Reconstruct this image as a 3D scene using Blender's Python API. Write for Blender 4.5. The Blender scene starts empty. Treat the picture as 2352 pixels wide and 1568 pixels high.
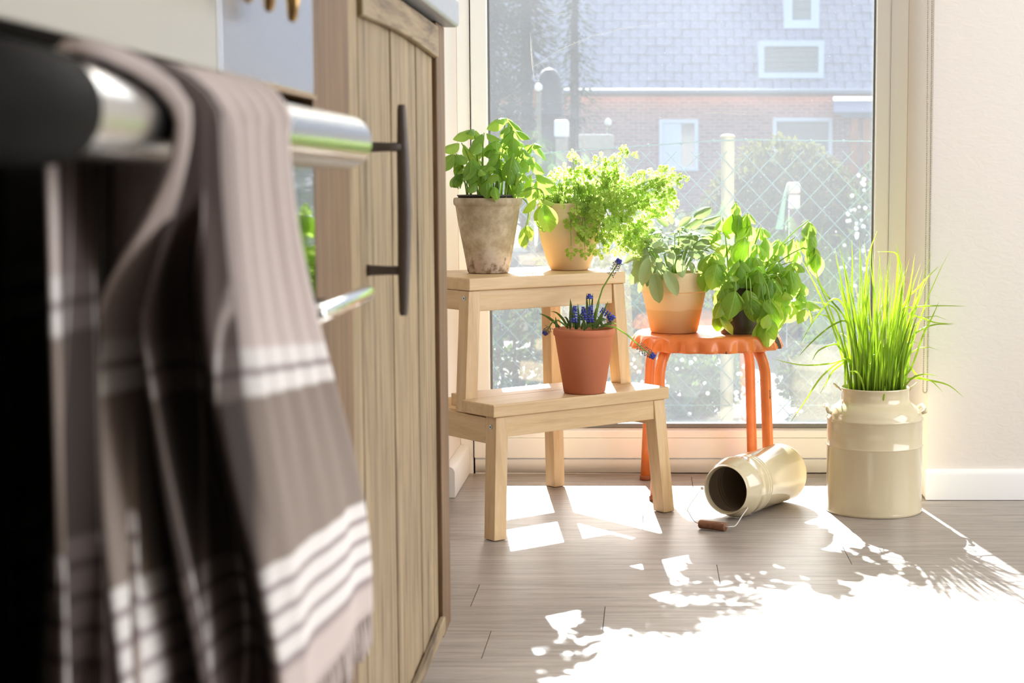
import bpy, bmesh, math, random
from mathutils import Vector, Matrix, Quaternion
from mathutils import noise as mnoise

# ------------------------------------------------------------------ camera, light, exposure
SC = bpy.context.scene
COL = SC.collection
F_PX, CX, CY, CAM_H = 3870.0, 1490.0, 784.0, 0.69
PITCH = math.atan(377.0 / F_PX)

cam_data = bpy.data.cameras.new('camera')
cam = bpy.data.objects.new('camera', cam_data)
COL.objects.link(cam)
cam.location = (0, 0, CAM_H)
cam.rotation_euler = (math.pi / 2 - PITCH, 0, 0)
cam_data.sensor_width = 36.0
cam_data.lens = F_PX / 2352.0 * 36.0
cam_data.shift_x = -(CX - 1176.0) / 2352.0
cam_data.clip_start = 0.02
cam_data.clip_end = 300
cam_data.dof.use_dof = True
cam_data.dof.focus_distance = 3.35
cam_data.dof.aperture_fstop = 9.0
SC.camera = cam

SUN_EL = math.radians(33.6)
SUN_AZ = math.atan(0.132)                       # sun stands behind the window, a little to the left
SUN_DIR = Vector((math.sin(SUN_AZ) * math.cos(SUN_EL), -math.cos(SUN_AZ) * math.cos(SUN_EL), -math.sin(SUN_EL)))
sd = bpy.data.lights.new('sun', 'SUN')
sd.energy = 26.0
sd.angle = math.radians(0.55)
sd.color = (0.93, 0.965, 1.0)
sun = bpy.data.objects.new('sun', sd)
COL.objects.link(sun)
sun.location = (-1, 9, 8)
sun.rotation_euler = SUN_DIR.to_track_quat('-Z', 'Y').to_euler()

W = bpy.data.worlds.new('sky')
SC.world = W
W.use_nodes = True
wn = W.node_tree.nodes
wl = W.node_tree.links
bg = wn['Background']
sky = wn.new('ShaderNodeTexSky')
sky.sky_type = 'NISHITA'
sky.sun_disc = False
sky.sun_elevation = SUN_EL
sky.sun_rotation = -SUN_AZ
sky.dust_density = 2.0
wl.new(sky.outputs[0], bg.inputs[0])
bg.inputs[1].default_value = 0.32

# added fill lamp at the closed right-hand wall, out of view
ad_ = bpy.data.lights.new('added_fill_light', 'AREA')
ad_.shape = 'RECTANGLE'
ad_.size, ad_.size_y = 2.3, 1.9
ad_.energy = 64.0
ad_.color = (0.90, 0.95, 1.0)
fill_lamp = bpy.data.objects.new('added_fill_light', ad_)
COL.objects.link(fill_lamp)
fill_lamp.location = (2.55, 2.0, 1.25)
fill_lamp.rotation_euler = Vector((-1, 0.0, 0)).to_track_quat('-Z', 'Y').to_euler()

SC.view_settings.view_transform = 'Standard'
SC.view_settings.look = 'None'
SC.view_settings.gamma = 1.0
SC.view_settings.use_curve_mapping = False
SC.view_settings.exposure = 0.42
SC.cycles.max_bounces = 14
SC.cycles.diffuse_bounces = 8
SC.cycles.transparent_max_bounces = 24
SC.cycles.sample_clamp_indirect = 12.0
SC.cycles.caustics_reflective = False
SC.cycles.caustics_refractive = False

R = random.Random(7)


def at(px, py, Y):
    """world point that the photograph shows at pixel px, py when it lies at depth Y"""
    u = (px - CX) / F_PX
    v = -(py - CY) / F_PX
    c, s = math.cos(PITCH), math.sin(PITCH)
    d = Vector((u, c + v * s, -s + v * c))
    return Vector((0, 0, CAM_H)) + d * (Y / d.y)


# ------------------------------------------------------------------ materials
def new_mat(name):
    m = bpy.data.materials.new(name)
    m.use_nodes = True
    nt = m.node_tree
    return m, nt, nt.nodes, nt.links, nt.nodes['Principled BSDF']


def lin(r, g, b):
    f = lambda c: (c / 255 / 12.92) if c / 255 <= 0.04045 else ((c / 255 + 0.055) / 1.055) ** 2.4
    return (f(r), f(g), f(b), 1.0)


def ramp(nodes, stops):
    n = nodes.new('ShaderNodeValToRGB')
    e = n.color_ramp.elements
    while len(e) < len(stops):
        e.new(0.5)
    for k, (p, c) in enumerate(stops):
        e[k].position = p
        e[k].color = c
    return n


def plain(name, col, rough=0.5, metal=0.0, bump=0.0, bscale=60.0, vary=0.0, coat=0.0, spec=None):
    m, nt, N, L, P = new_mat(name)
    P.inputs['Base Color'].default_value = col
    P.inputs['Roughness'].default_value = rough
    P.inputs['Metallic'].default_value = metal
    P.inputs['Coat Weight'].default_value = coat
    P.inputs['Coat Roughness'].default_value = 0.05
    if spec is not None:
        P.inputs['Specular IOR Level'].default_value = spec
    if bump or vary:
        tc = N.new('ShaderNodeTexCoord')
        no = N.new('ShaderNodeTexNoise')
        no.inputs['Scale'].default_value = bscale
        no.inputs['Detail'].default_value = 5
        L.new(tc.outputs['Object'], no.inputs['Vector'])
        if bump:
            b = N.new('ShaderNodeBump')
            b.inputs['Strength'].default_value = bump
            b.inputs['Distance'].default_value = 0.003
            L.new(no.outputs['Fac'], b.inputs['Height'])
            L.new(b.outputs['Normal'], P.inputs['Normal'])
        if vary:
            d = tuple(c * (1 - vary) for c in col[:3]) + (1,)
            l = tuple(min(1, c * (1 + vary)) for c in col[:3]) + (1,)
            r = ramp(N, [(0.3, d), (0.7, l)])
            L.new(no.outputs['Fac'], r.inputs['Fac'])
            L.new(r.outputs['Color'], P.inputs['Base Color'])
    return m


def wood(name, stops, stretch, scale=1.0, rough=0.5, bump=0.08, rand=0.0, fine=1.0):
    """grain runs along the axis whose stretch value is small"""
    m, nt, N, L, P = new_mat(name)
    tc = N.new('ShaderNodeTexCoord')
    mp = N.new('ShaderNodeMapping')
    mp.inputs['Scale'].default_value = stretch
    L.new(tc.outputs['Object'], mp.inputs['Vector'])
    vec = mp.outputs['Vector']
    oi = N.new('ShaderNodeObjectInfo')
    add = N.new('ShaderNodeVectorMath')
    add.operation = 'ADD'
    sc = N.new('ShaderNodeMath')
    sc.operation = 'MULTIPLY'
    sc.inputs[1].default_value = 37.0
    L.new(oi.outputs['Random'], sc.inputs[0])
    L.new(vec, add.inputs[0])
    L.new(sc.outputs[0], add.inputs[1])
    n1 = N.new('ShaderNodeTexNoise')
    n1.inputs['Scale'].default_value = 9.0 * scale
    n1.inputs['Detail'].default_value = 7
    n1.inputs['Roughness'].default_value = 0.62
    n1.inputs['Distortion'].default_value = 0.6
    L.new(add.outputs[0], n1.inputs['Vector'])
    r = ramp(N, stops)
    L.new(n1.outputs['Fac'], r.inputs['Fac'])
    n2 = N.new('ShaderNodeTexNoise')
    n2.inputs['Scale'].default_value = 60.0 * scale
    n2.inputs['Detail'].default_value = 4
    L.new(add.outputs[0], n2.inputs['Vector'])
    r2 = ramp(N, [(0.3, (0.78, 0.78, 0.78, 1)), (0.6, (1, 1, 1, 1))])
    L.new(n2.outputs['Fac'], r2.inputs['Fac'])
    mx = N.new('ShaderNodeMix')
    mx.data_type = 'RGBA'
    mx.blend_type = 'MULTIPLY'
    mx.inputs['Factor'].default_value = fine
    L.new(r.outputs['Color'], mx.inputs['A'])
    L.new(r2.outputs['Color'], mx.inputs['B'])
    hs = N.new('ShaderNodeHueSaturation')
    L.new(mx.outputs['Result'], hs.inputs['Color'])
    mr = N.new('ShaderNodeMapRange')
    mr.inputs['To Min'].default_value = 1 - rand
    mr.inputs['To Max'].default_value = 1 + rand
    L.new(oi.outputs['Random'], mr.inputs['Value'])
    L.new(mr.outputs[0], hs.inputs['Value'])
    L.new(hs.outputs['Color'], P.inputs['Base Color'])
    P.inputs['Roughness'].default_value = rough
    b = N.new('ShaderNodeBump')
    b.inputs['Strength'].default_value = bump
    b.inputs['Distance'].default_value = 0.002
    L.new(n1.outputs['Fac'], b.inputs['Height'])
    L.new(b.outputs['Normal'], P.inputs['Normal'])
    return m


def leaf_mat(name, dark, light, trans, mixf=0.5, rough=0.35, vary=0.25, vein=0.0, spec=0.5):
    m, nt, N, L, P = new_mat(name)
    P.inputs['Specular IOR Level'].default_value = spec
    oi = N.new('ShaderNodeObjectInfo')
    tc = N.new('ShaderNodeTexCoord')
    no = N.new('ShaderNodeTexNoise')
    no.inputs['Scale'].default_value = 3.0
    no.inputs['Detail'].default_value = 3
    L.new(tc.outputs['Object'], no.inputs['Vector'])
    ad = N.new('ShaderNodeMath')
    ad.operation = 'ADD'
    L.new(oi.outputs['Random'], ad.inputs[0])
    L.new(no.outputs['Fac'], ad.inputs[1])
    half = N.new('ShaderNodeMath')
    half.operation = 'MULTIPLY'
    half.inputs[1].default_value = 0.5
    L.new(ad.outputs[0], half.inputs[0])
    r = ramp(N, [(0.15, dark), (0.85, light)])
    L.new(half.outputs[0], r.inputs['Fac'])
    L.new(r.outputs['Color'], P.inputs['Base Color'])
    P.inputs['Roughness'].default_value = rough
    tr = N.new('ShaderNodeBsdfTranslucent')
    hs = N.new('ShaderNodeHueSaturation')
    hs.inputs['Color'].default_value = trans
    mr = N.new('ShaderNodeMapRange')
    mr.inputs['To Min'].default_value = 1 - vary
    mr.inputs['To Max'].default_value = 1 + vary
    L.new(oi.outputs['Random'], mr.inputs['Value'])
    L.new(mr.outputs[0], hs.inputs['Value'])
    L.new(hs.outputs['Color'], tr.inputs['Color'])
    mx = N.new('ShaderNodeMixShader')
    mx.inputs[0].default_value = mixf
    L.new(P.outputs[0], mx.inputs[1])
    L.new(tr.outputs[0], mx.inputs[2])
    L.new(mx.outputs[0], N['Material Output'].inputs['Surface'])
    if vein:
        # pale midrib and side veins, in the leaf's own coordinates (also as relief)
        sx = N.new('ShaderNodeSeparateXYZ')
        L.new(tc.outputs['Object'], sx.inputs[0])
        ab = N.new('ShaderNodeMath')
        ab.operation = 'ABSOLUTE'
        L.new(sx.outputs[0], ab.inputs[0])
        ma = N.new('ShaderNodeMath')
        ma.operation = 'MULTIPLY_ADD'
        ma.inputs[1].default_value = -0.9
        L.new(ab.outputs[0], ma.inputs[0])
        L.new(sx.outputs[1], ma.inputs[2])
        fq = N.new('ShaderNodeMath')
        fq.operation = 'MULTIPLY'
        fq.inputs[1].default_value = 44.0
        L.new(ma.outputs[0], fq.inputs[0])
        sn = N.new('ShaderNodeMath')
        sn.operation = 'SINE'
        L.new(fq.outputs[0], sn.inputs[0])
        v1 = N.new('ShaderNodeMapRange')
        v1.inputs['From Min'].default_value = 0.55
        v1.inputs['From Max'].default_value = 1.0
        v1.inputs['To Max'].default_value = 0.55
        L.new(sn.outputs[0], v1.inputs['Value'])
        v2 = N.new('ShaderNodeMapRange')
        v2.inputs['From Min'].default_value = 0.012
        v2.inputs['From Max'].default_value = 0.026
        v2.inputs['To Min'].default_value = 1.0
        v2.inputs['To Max'].default_value = 0.0
        L.new(ab.outputs[0], v2.inputs['Value'])
        mxv = N.new('ShaderNodeMath')
        mxv.operation = 'MAXIMUM'
        L.new(v1.outputs[0], mxv.inputs[0])
        L.new(v2.outputs[0], mxv.inputs[1])
        lt = N.new('ShaderNodeMix')
        lt.data_type = 'RGBA'
        L.new(r.outputs['Color'], lt.inputs['A'])
        lt.inputs['B'].default_value = tuple(min(1, c * 1.7 + 0.03) for c in light[:3]) + (1,)
        fs = N.new('ShaderNodeMath')
        fs.operation = 'MULTIPLY'
        fs.inputs[1].default_value = vein
        L.new(mxv.outputs[0], fs.inputs[0])
        L.new(fs.outputs[0], lt.inputs['Factor'])
        L.new(lt.outputs['Result'], P.inputs['Base Color'])
        b = N.new('ShaderNodeBump')
        b.invert = True
        b.inputs['Strength'].default_value = vein
        b.inputs['Distance'].default_value = 0.03
        L.new(mxv.outputs[0], b.inputs['Height'])
        L.new(b.outputs['Normal'], P.inputs['Normal'])
    return m


def glass_pane_mat():
    """clear pane with a thin film of dust that scatters the sun, and a mirror reflection"""
    m, nt, N, L, P = new_mat('dusty_window_glass')
    N.remove(P)
    out = N['Material Output']
    tp = N.new('ShaderNodeBsdfTransparent')
    tp.inputs[0].default_value = (0.97, 0.985, 0.98, 1)
    gl = N.new('ShaderNodeBsdfGlossy')
    gl.inputs['Roughness'].default_value = 0.0
    gl.inputs['Color'].default_value = (1, 1, 1, 1)
    fr = N.new('ShaderNodeFresnel')
    fr.inputs[0].default_value = 1.5
    m1 = N.new('ShaderNodeMixShader')
    L.new(fr.outputs[0], m1.inputs[0])
    L.new(tp.outputs[0], m1.inputs[1])
    L.new(gl.outputs[0], m1.inputs[2])
    # dust: even veil, streaky cloud and fine specks
    tc = N.new('ShaderNodeTexCoord')
    n1 = N.new('ShaderNodeTexNoise')
    n1.inputs['Scale'].default_value = 2.3
    n1.inputs['Detail'].default_value = 6
    L.new(tc.outputs['Object'], n1.inputs['Vector'])
    r1 = N.new('ShaderNodeMapRange')
    r1.inputs['From Min'].default_value = 0.3
    r1.inputs['From Max'].default_value = 0.7
    r1.inputs['To Min'].default_value = 0.026
    r1.inputs['To Max'].default_value = 0.038
    L.new(n1.outputs['Fac'], r1.inputs['Value'])
    vo = N.new('ShaderNodeTexVoronoi')
    vo.inputs['Scale'].default_value = 95.0
    L.new(tc.outputs['Object'], vo.inputs['Vector'])
    r2 = N.new('ShaderNodeMapRange')
    r2.inputs['From Min'].default_value = 0.045
    r2.inputs['From Max'].default_value = 0.085
    r2.inputs['To Min'].default_value = 0.16
    r2.inputs['To Max'].default_value = 0.0
    L.new(vo.outputs['Distance'], r2.inputs['Value'])
    sc = N.new('ShaderNodeSeparateColor')
    L.new(vo.outputs['Color'], sc.inputs[0])
    gt = N.new('ShaderNodeMath')
    gt.operation = 'GREATER_THAN'
    gt.inputs[1].default_value = 0.45
    L.new(sc.outputs[0], gt.inputs[0])
    mu = N.new('ShaderNodeMath')
    mu.operation = 'MULTIPLY'
    L.new(r2.outputs[0], mu.inputs[0])
    L.new(gt.outputs[0], mu.inputs[1])
    ad = N.new('ShaderNodeMath')
    ad.operation = 'ADD'
    L.new(r1.outputs[0], ad.inputs[0])
    L.new(mu.outputs[0], ad.inputs[1])
    tl = N.new('ShaderNodeBsdfTranslucent')
    tl.inputs[0].default_value = (0.95, 0.96, 1.0, 1)
    m2 = N.new('ShaderNodeMixShader')
    L.new(ad.outputs[0], m2.inputs[0])
    L.new(m1.outputs[0], m2.inputs[1])
    L.new(tl.outputs[0], m2.inputs[2])
    L.new(m2.outputs[0], out.inputs['Surface'])
    return m


def clean_glass_mat():
    m, nt, N, L, P = new_mat('clean_window_glass')
    N.remove(P)
    tp = N.new('ShaderNodeBsdfTransparent')
    gl = N.new('ShaderNodeBsdfGlossy')
    gl.inputs['Roughness'].default_value = 0.0
    fr = N.new('ShaderNodeFresnel')
    fr.inputs[0].default_value = 1.6
    m1 = N.new('ShaderNodeMixShader')
    L.new(fr.outputs[0], m1.inputs[0])
    L.new(tp.outputs[0], m1.inputs[1])
    L.new(gl.outputs[0], m1.inputs[2])
    L.new(m1.outputs[0], N['Material Output'].inputs['Surface'])
    return m


def chipped_paint(name, paint, chip, thresh=0.66, scale=22.0, zs=0.5):
    m, nt, N, L, P = new_mat(name)
    tc = N.new('ShaderNodeTexCoord')
    mp = N.new('ShaderNodeMapping')
    mp.inputs['Scale'].default_value = (1, 1, zs)
    L.new(tc.outputs['Object'], mp.inputs['Vector'])
    no = N.new('ShaderNodeTexNoise')
    no.inputs['Scale'].default_value = scale
    no.inputs['Detail'].default_value = 6
    no.inputs['Roughness'].default_value = 0.55
    L.new(mp.outputs[0], no.inputs['Vector'])
    g = ramp(N, [(thresh, (0, 0, 0, 1)), (thresh + 0.012, (1, 1, 1, 1))])
    L.new(no.outputs['Fac'], g.inputs['Fac'])
    n2 = N.new('ShaderNodeTexNoise')
    n2.inputs['Scale'].default_value = 18
    n2.inputs['Detail'].default_value = 4
    L.new(tc.outputs['Object'], n2.inputs['Vector'])
    pr = ramp(N, [(0.3, tuple(c * 0.75 for c in paint[:3]) + (1,)), (0.6, paint)])
    L.new(n2.outputs['Fac'], pr.inputs['Fac'])
    mx = N.new('ShaderNodeMix')
    mx.data_type = 'RGBA'
    L.new(g.outputs['Color'], mx.inputs['Factor'])
    L.new(pr.outputs['Color'], mx.inputs['A'])
    mx.inputs['B'].default_value = chip
    L.new(mx.outputs['Result'], P.inputs['Base Color'])
    ro = N.new('ShaderNodeMapRange')
    ro.inputs['To Min'].default_value = 0.28
    ro.inputs['To Max'].default_value = 0.8
    L.new(g.outputs['Color'], ro.inputs['Value'])
    L.new(ro.outputs[0], P.inputs['Roughness'])
    b = N.new('ShaderNodeBump')
    b.invert = True
    b.inputs['Strength'].default_value = 0.6
    b.inputs['Distance'].default_value = 0.001
    L.new(g.outputs['Color'], b.inputs['Height'])
    L.new(b.outputs['Normal'], P.inputs['Normal'])
    return m


def weathered_clay(name):
    m, nt, N, L, P = new_mat(name)
    tc = N.new('ShaderNodeTexCoord')
    n1 = N.new('ShaderNodeTexNoise')
    n1.inputs['Scale'].default_value = 26
    n1.inputs['Detail'].default_value = 8
    n1.inputs['Roughness'].default_value = 0.7
    L.new(tc.outputs['Object'], n1.inputs['Vector'])
    base = ramp(N, [(0.3, lin(142, 126, 98)), (0.5, lin(174, 157, 128)), (0.72, lin(204, 190, 166))])
    L.new(n1.outputs['Fac'], base.inputs['Fac'])
    # pale lime bloom and moss low on the pot
    n2 = N.new('ShaderNodeTexNoise')
    n2.inputs['Scale'].default_value = 34
    n2.inputs['Detail'].default_value = 7
    n2.inputs['Roughness'].default_value = 0.75
    L.new(tc.outputs['Object'], n2.inputs['Vector'])
    sx = N.new('ShaderNodeSeparateXYZ')
    L.new(tc.outputs['Object'], sx.inputs[0])
    low = N.new('ShaderNodeMapRange')
    low.inputs['From Min'].default_value = 0.0
    low.inputs['From Max'].default_value = 0.085
    low.inputs['To Min'].default_value = 0.32
    low.inputs['To Max'].default_value = -0.12
    L.new(sx.outputs[2], low.inputs['Value'])
    ad = N.new('ShaderNodeMath')
    ad.operation = 'ADD'
    L.new(n2.outputs['Fac'], ad.inputs[0])
    L.new(low.outputs[0], ad.inputs[1])
    g1 = ramp(N, [(0.58, (0, 0, 0, 1)), (0.74, (1, 1, 1, 1))])
    L.new(ad.outputs[0], g1.inputs['Fac'])
    m1 = N.new('ShaderNodeMix')
    m1.data_type = 'RGBA'
    L.new(g1.outputs['Color'], m1.inputs['Factor'])
    L.new(base.outputs['Color'], m1.inputs['A'])
    m1.inputs['B'].default_value = lin(196, 180, 166)
    n3 = N.new('ShaderNodeTexNoise')
    n3.inputs['Scale'].default_value = 48
    n3.inputs['Detail'].default_value = 6
    n3.inputs['Roughness'].default_value = 0.7
    L.new(tc.outputs['Object'], n3.inputs['Vector'])
    ad2 = N.new('ShaderNodeMath')
    ad2.operation = 'ADD'
    L.new(n3.outputs['Fac'], ad2.inputs[0])
    L.new(low.outputs[0], ad2.inputs[1])
    g2 = ramp(N, [(0.74, (0, 0, 0, 1)), (0.88, (0.85, 0.85, 0.85, 1))])
    L.new(ad2.outputs[0], g2.inputs['Fac'])
    m2 = N.new('ShaderNodeMix')
    m2.data_type = 'RGBA'
    L.new(g2.outputs['Color'], m2.inputs['Factor'])
    L.new(m1.outputs['Result'], m2.inputs['A'])
    m2.inputs['B'].default_value = lin(112, 88, 52)
    L.new(m2.outputs['Result'], P.inputs['Base Color'])
    P.inputs['Roughness'].default_value = 0.95
    b = N.new('ShaderNodeBump')
    b.inputs['Strength'].default_value = 0.35
    b.inputs['Distance'].default_value = 0.002
    L.new(n1.outputs['Fac'], b.inputs['Height'])
    L.new(b.outputs['Normal'], P.inputs['Normal'])
    return m


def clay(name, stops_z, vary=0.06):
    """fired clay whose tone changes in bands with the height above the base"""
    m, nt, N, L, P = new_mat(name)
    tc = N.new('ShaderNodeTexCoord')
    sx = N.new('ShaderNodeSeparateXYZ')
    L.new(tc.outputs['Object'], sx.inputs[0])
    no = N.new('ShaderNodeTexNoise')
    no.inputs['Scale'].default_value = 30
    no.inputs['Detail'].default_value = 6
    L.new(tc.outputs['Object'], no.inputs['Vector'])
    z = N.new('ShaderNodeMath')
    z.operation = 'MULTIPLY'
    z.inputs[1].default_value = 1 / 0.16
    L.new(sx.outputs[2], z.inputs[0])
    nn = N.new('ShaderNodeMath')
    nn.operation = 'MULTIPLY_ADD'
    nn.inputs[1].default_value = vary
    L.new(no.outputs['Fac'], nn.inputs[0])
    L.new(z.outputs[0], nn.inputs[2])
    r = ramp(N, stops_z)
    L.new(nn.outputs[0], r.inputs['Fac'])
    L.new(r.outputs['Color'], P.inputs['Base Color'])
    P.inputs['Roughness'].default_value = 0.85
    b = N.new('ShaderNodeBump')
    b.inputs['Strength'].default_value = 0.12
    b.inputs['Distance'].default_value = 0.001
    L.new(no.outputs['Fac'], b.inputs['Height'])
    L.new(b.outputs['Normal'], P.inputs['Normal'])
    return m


def towel_mat():
    """woven stripes by the cloth's own length (uv v = metres along the cloth from the bar)"""
    m, nt, N, L, P = new_mat('striped_cotton')
    uv = N.new('ShaderNodeUVMap')
    uv.uv_map = 'UVMap'
    sx = N.new('ShaderNodeSeparateXYZ')
    L.new(uv.outputs[0], sx.inputs[0])
    mauve = lin(212, 197, 191)
    taupe = lin(150, 135, 125)
    white = lin(240, 234, 230)
    gap = lin(158, 142, 142)
    mul = N.new('ShaderNodeMath')
    mul.operation = 'MULTIPLY'
    mul.inputs[1].default_value = 1 / 0.46
    L.new(sx.outputs[1], mul.inputs[0])

    def band(a, b, c):
        return [(a / 0.46, c), (b / 0.46, c)]
    st = [(0.0, mauve), (0.1125 / 0.46, mauve)]
    st += band(0.1145, 0.123, white) + band(0.1248, 0.1268, gap) + band(0.1286, 0.1375, white)
    st += band(0.1395, 0.23, taupe)
    r1 = ramp(N, st)
    L.new(mul.outputs[0], r1.inputs['Fac'])
    st2 = [(0.0, taupe), (0.2285 / 0.46, taupe)]
    for k in range(4):
        a = 0.2305 + k * 0.0146
        st2 += band(a, a + 0.0088, white) + band(a + 0.0105, a + 0.0127, gap)
    st2 += [(0.2925 / 0.46, mauve), (1.0, mauve)]
    r2 = ramp(N, st2)
    L.new(mul.outputs[0], r2.inputs['Fac'])
    gt = N.new('ShaderNodeMath')
    gt.operation = 'GREATER_THAN'
    gt.inputs[1].default_value = 0.2 / 0.46
    L.new(mul.outputs[0], gt.inputs[0])
    mx = N.new('ShaderNodeMix')
    mx.data_type = 'RGBA'
    L.new(gt.outputs[0], mx.inputs['Factor'])
    L.new(r1.outputs['Color'], mx.inputs['A'])
    L.new(r2.outputs['Color'], mx.inputs['B'])
    # dark brown field with fold shade painted in near one selvedge, dimming the bands
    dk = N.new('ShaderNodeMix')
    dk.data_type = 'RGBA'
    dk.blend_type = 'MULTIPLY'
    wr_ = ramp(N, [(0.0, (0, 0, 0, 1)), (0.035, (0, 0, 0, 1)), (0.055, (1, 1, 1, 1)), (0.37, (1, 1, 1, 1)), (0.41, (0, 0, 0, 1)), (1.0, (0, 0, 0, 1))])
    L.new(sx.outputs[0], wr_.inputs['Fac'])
    # fine mauve lines painted as lit fold crests inside the dark part
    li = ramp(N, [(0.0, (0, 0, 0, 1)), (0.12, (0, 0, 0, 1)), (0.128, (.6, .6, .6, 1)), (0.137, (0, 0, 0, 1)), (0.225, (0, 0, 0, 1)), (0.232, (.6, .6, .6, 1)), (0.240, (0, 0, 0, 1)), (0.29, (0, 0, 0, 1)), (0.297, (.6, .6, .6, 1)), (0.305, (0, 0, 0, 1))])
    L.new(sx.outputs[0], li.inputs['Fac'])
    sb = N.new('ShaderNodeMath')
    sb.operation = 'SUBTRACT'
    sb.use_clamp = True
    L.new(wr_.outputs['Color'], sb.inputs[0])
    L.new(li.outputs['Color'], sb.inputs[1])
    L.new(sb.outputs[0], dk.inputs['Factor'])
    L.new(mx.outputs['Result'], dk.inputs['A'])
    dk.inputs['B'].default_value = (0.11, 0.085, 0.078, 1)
    mx = dk
    L.new(mx.outputs['Result'], P.inputs['Base Color'])
    P.inputs['Roughness'].default_value = 0.95
    tr = N.new('ShaderNodeBsdfTranslucent')
    L.new(mx.outputs['Result'], tr.inputs['Color'])
    ms = N.new('ShaderNodeMixShader')
    ms.inputs[0].default_value = 0.12
    L.new(P.outputs[0], ms.inputs[1])
    L.new(tr.outputs[0], ms.inputs[2])
    L.new(ms.outputs[0], N['Material Output'].inputs['Surface'])
    return m


def wall_mat(name, col):
    m, nt, N, L, P = new_mat(name)
    P.inputs['Base Color'].default_value = col
    P.inputs['Roughness'].default_value = 0.85
    tc = N.new('ShaderNodeTexCoord')
    mp = N.new('ShaderNodeMapping')
    mp.inputs['Scale'].default_value = (1, 1, 1.8)
    mp.inputs['Rotation'].default_value = (0, 0.5, 0)
    L.new(tc.outputs['Object'], mp.inputs['Vector'])
    no = N.new('ShaderNodeTexNoise')
    no.inputs['Scale'].default_value = 38
    no.inputs['Detail'].default_value = 5
    no.inputs['Distortion'].default_value = 0.8
    L.new(mp.outputs[0], no.inputs['Vector'])
    b = N.new('ShaderNodeBump')
    b.inputs['Strength'].default_value = 0.28
    b.inputs['Distance'].default_value = 0.003
    L.new(no.outputs['Fac'], b.inputs['Height'])
    L.new(b.outputs['Normal'], P.inputs['Normal'])
    return m


def brick_wall_mat():
    m, nt, N, L, P = new_mat('far_brickwork')
    tc = N.new('ShaderNodeTexCoord')
    mp = N.new('ShaderNodeMapping')
    mp.inputs['Rotation'].default_value = (math.pi / 2, 0, 0)
    L.new(tc.outputs['Object'], mp.inputs['Vector'])
    br = N.new('ShaderNodeTexBrick')
    br.inputs['Scale'].default_value = 1.0
    br.inputs['Brick Width'].default_value = 0.24
    br.inputs['Row Height'].default_value = 0.08
    br.inputs['Mortar Size'].default_value = 0.012
    br.inputs['Color1'].default_value = lin(178, 128, 116)
    br.inputs['Color2'].default_value = lin(150, 106, 98)
    br.inputs['Mortar'].default_value = lin(178, 160, 150)
    L.new(mp.outputs[0], br.inputs['Vector'])
    L.new(br.outputs['Color'], P.inputs['Base Color'])
    P.inputs['Roughness'].default_value = 0.9
    return m


M = {}
M['wall'] = wall_mat('painted_plaster', lin(228, 220, 212))
M['ceil'] = plain('ceiling_paint', lin(240, 238, 234), 0.9)
M['room_back'] = plain('shaded_room_paint', lin(214, 206, 198), 0.9)
M['white_trim'] = plain('white_trim_paint', lin(242, 241, 240), 0.45, bump=0.03)
M['upvc'] = plain('white_window_profile', lin(250, 250, 250), 0.35)
M['gasket'] = plain('grey_rubber_gasket', lin(120, 122, 122), 0.6)
M['glass'] = glass_pane_mat()
M['glass_clean'] = clean_glass_mat()
M['floor'] = wood('grey_oak_plank', [(0.25, lin(120, 111, 104)), (0.45, lin(152, 142, 134)), (0.6, lin(167, 157, 149)), (0.8, lin(184, 175, 167))],
                  (1.1, 16, 8), 0.6, 0.38, 0.1, 0.05, fine=0.75)
M['birch_x'] = wood('pale_birch', [(0.25, lin(188, 154, 112)), (0.5, lin(207, 174, 130)), (0.75, lin(219, 191, 150))], (0.6, 7, 7), 0.7, 0.45, 0.03, 0.03, 0.35)
M['birch_z'] = wood('pale_birch_upright', [(0.25, lin(188, 154, 112)), (0.5, lin(207, 174, 130)), (0.75, lin(219, 191, 150))], (7, 7, 0.6), 0.7, 0.45, 0.03, 0.03, 0.35)
M['birch_y'] = wood('pale_birch_side', [(0.25, lin(188, 154, 112)), (0.5, lin(207, 174, 130)), (0.75, lin(219, 191, 150))], (7, 0.6, 7), 0.7, 0.45, 0.03, 0.03, 0.35)
OAK = [(0.24, lin(52, 41, 30)), (0.37, lin(108, 88, 64)), (0.52, lin(146, 125, 94)), (0.78, lin(166, 146, 114))]
M['oak_z'] = wood('aged_oak_upright', OAK, (9, 9, 0.55), 1.0, 0.62, 0.25, 0.10, 0.8)
M['oak_y'] = wood('aged_oak_rail', OAK, (9, 0.7, 9), 1.0, 0.62, 0.25, 0.10, 0.8)
M['oak_red'] = wood('warm_oak_upright', [(0.24, lin(48, 33, 21)), (0.4, lin(96, 70, 45)), (0.6, lin(120, 91, 60)), (0.8, lin(142, 114, 82))], (9, 9, 0.5), 1.1, 0.6, 0.25, 0.04, 0.8)
M['iron'] = plain('dark_forged_iron', lin(84, 74, 68), 0.55, 0.15, 0.2, 90)
M['worktop'] = plain('grey_worktop', lin(150, 154, 160), 0.35, 0, 0.05, 120, 0.08)
M['black'] = plain('black_enamel', lin(14, 12, 11), 0.7, spec=0.06)
M['oven_glass'] = plain('black_oven_glass', (0.006, 0.007, 0.006, 1), 0.03, 0, coat=0.5)
M['steel'] = plain('brushed_steel', lin(198, 198, 196), 0.2, 1.0)
M['chrome'] = plain('polished_chrome', lin(228, 228, 228), 0.08, 1.0)
M['panel_reflection'] = plain('cream_reflection', lin(184, 179, 166), 0.3)  # reflection on the steel control panel, painted as a cream colour
M['brass'] = plain('aged_brass', lin(176, 142, 92), 0.3, 0.9)
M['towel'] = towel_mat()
M['cream'] = plain('cream_enamel', lin(208, 193, 160), 0.16, 0, coat=0.5)
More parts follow.
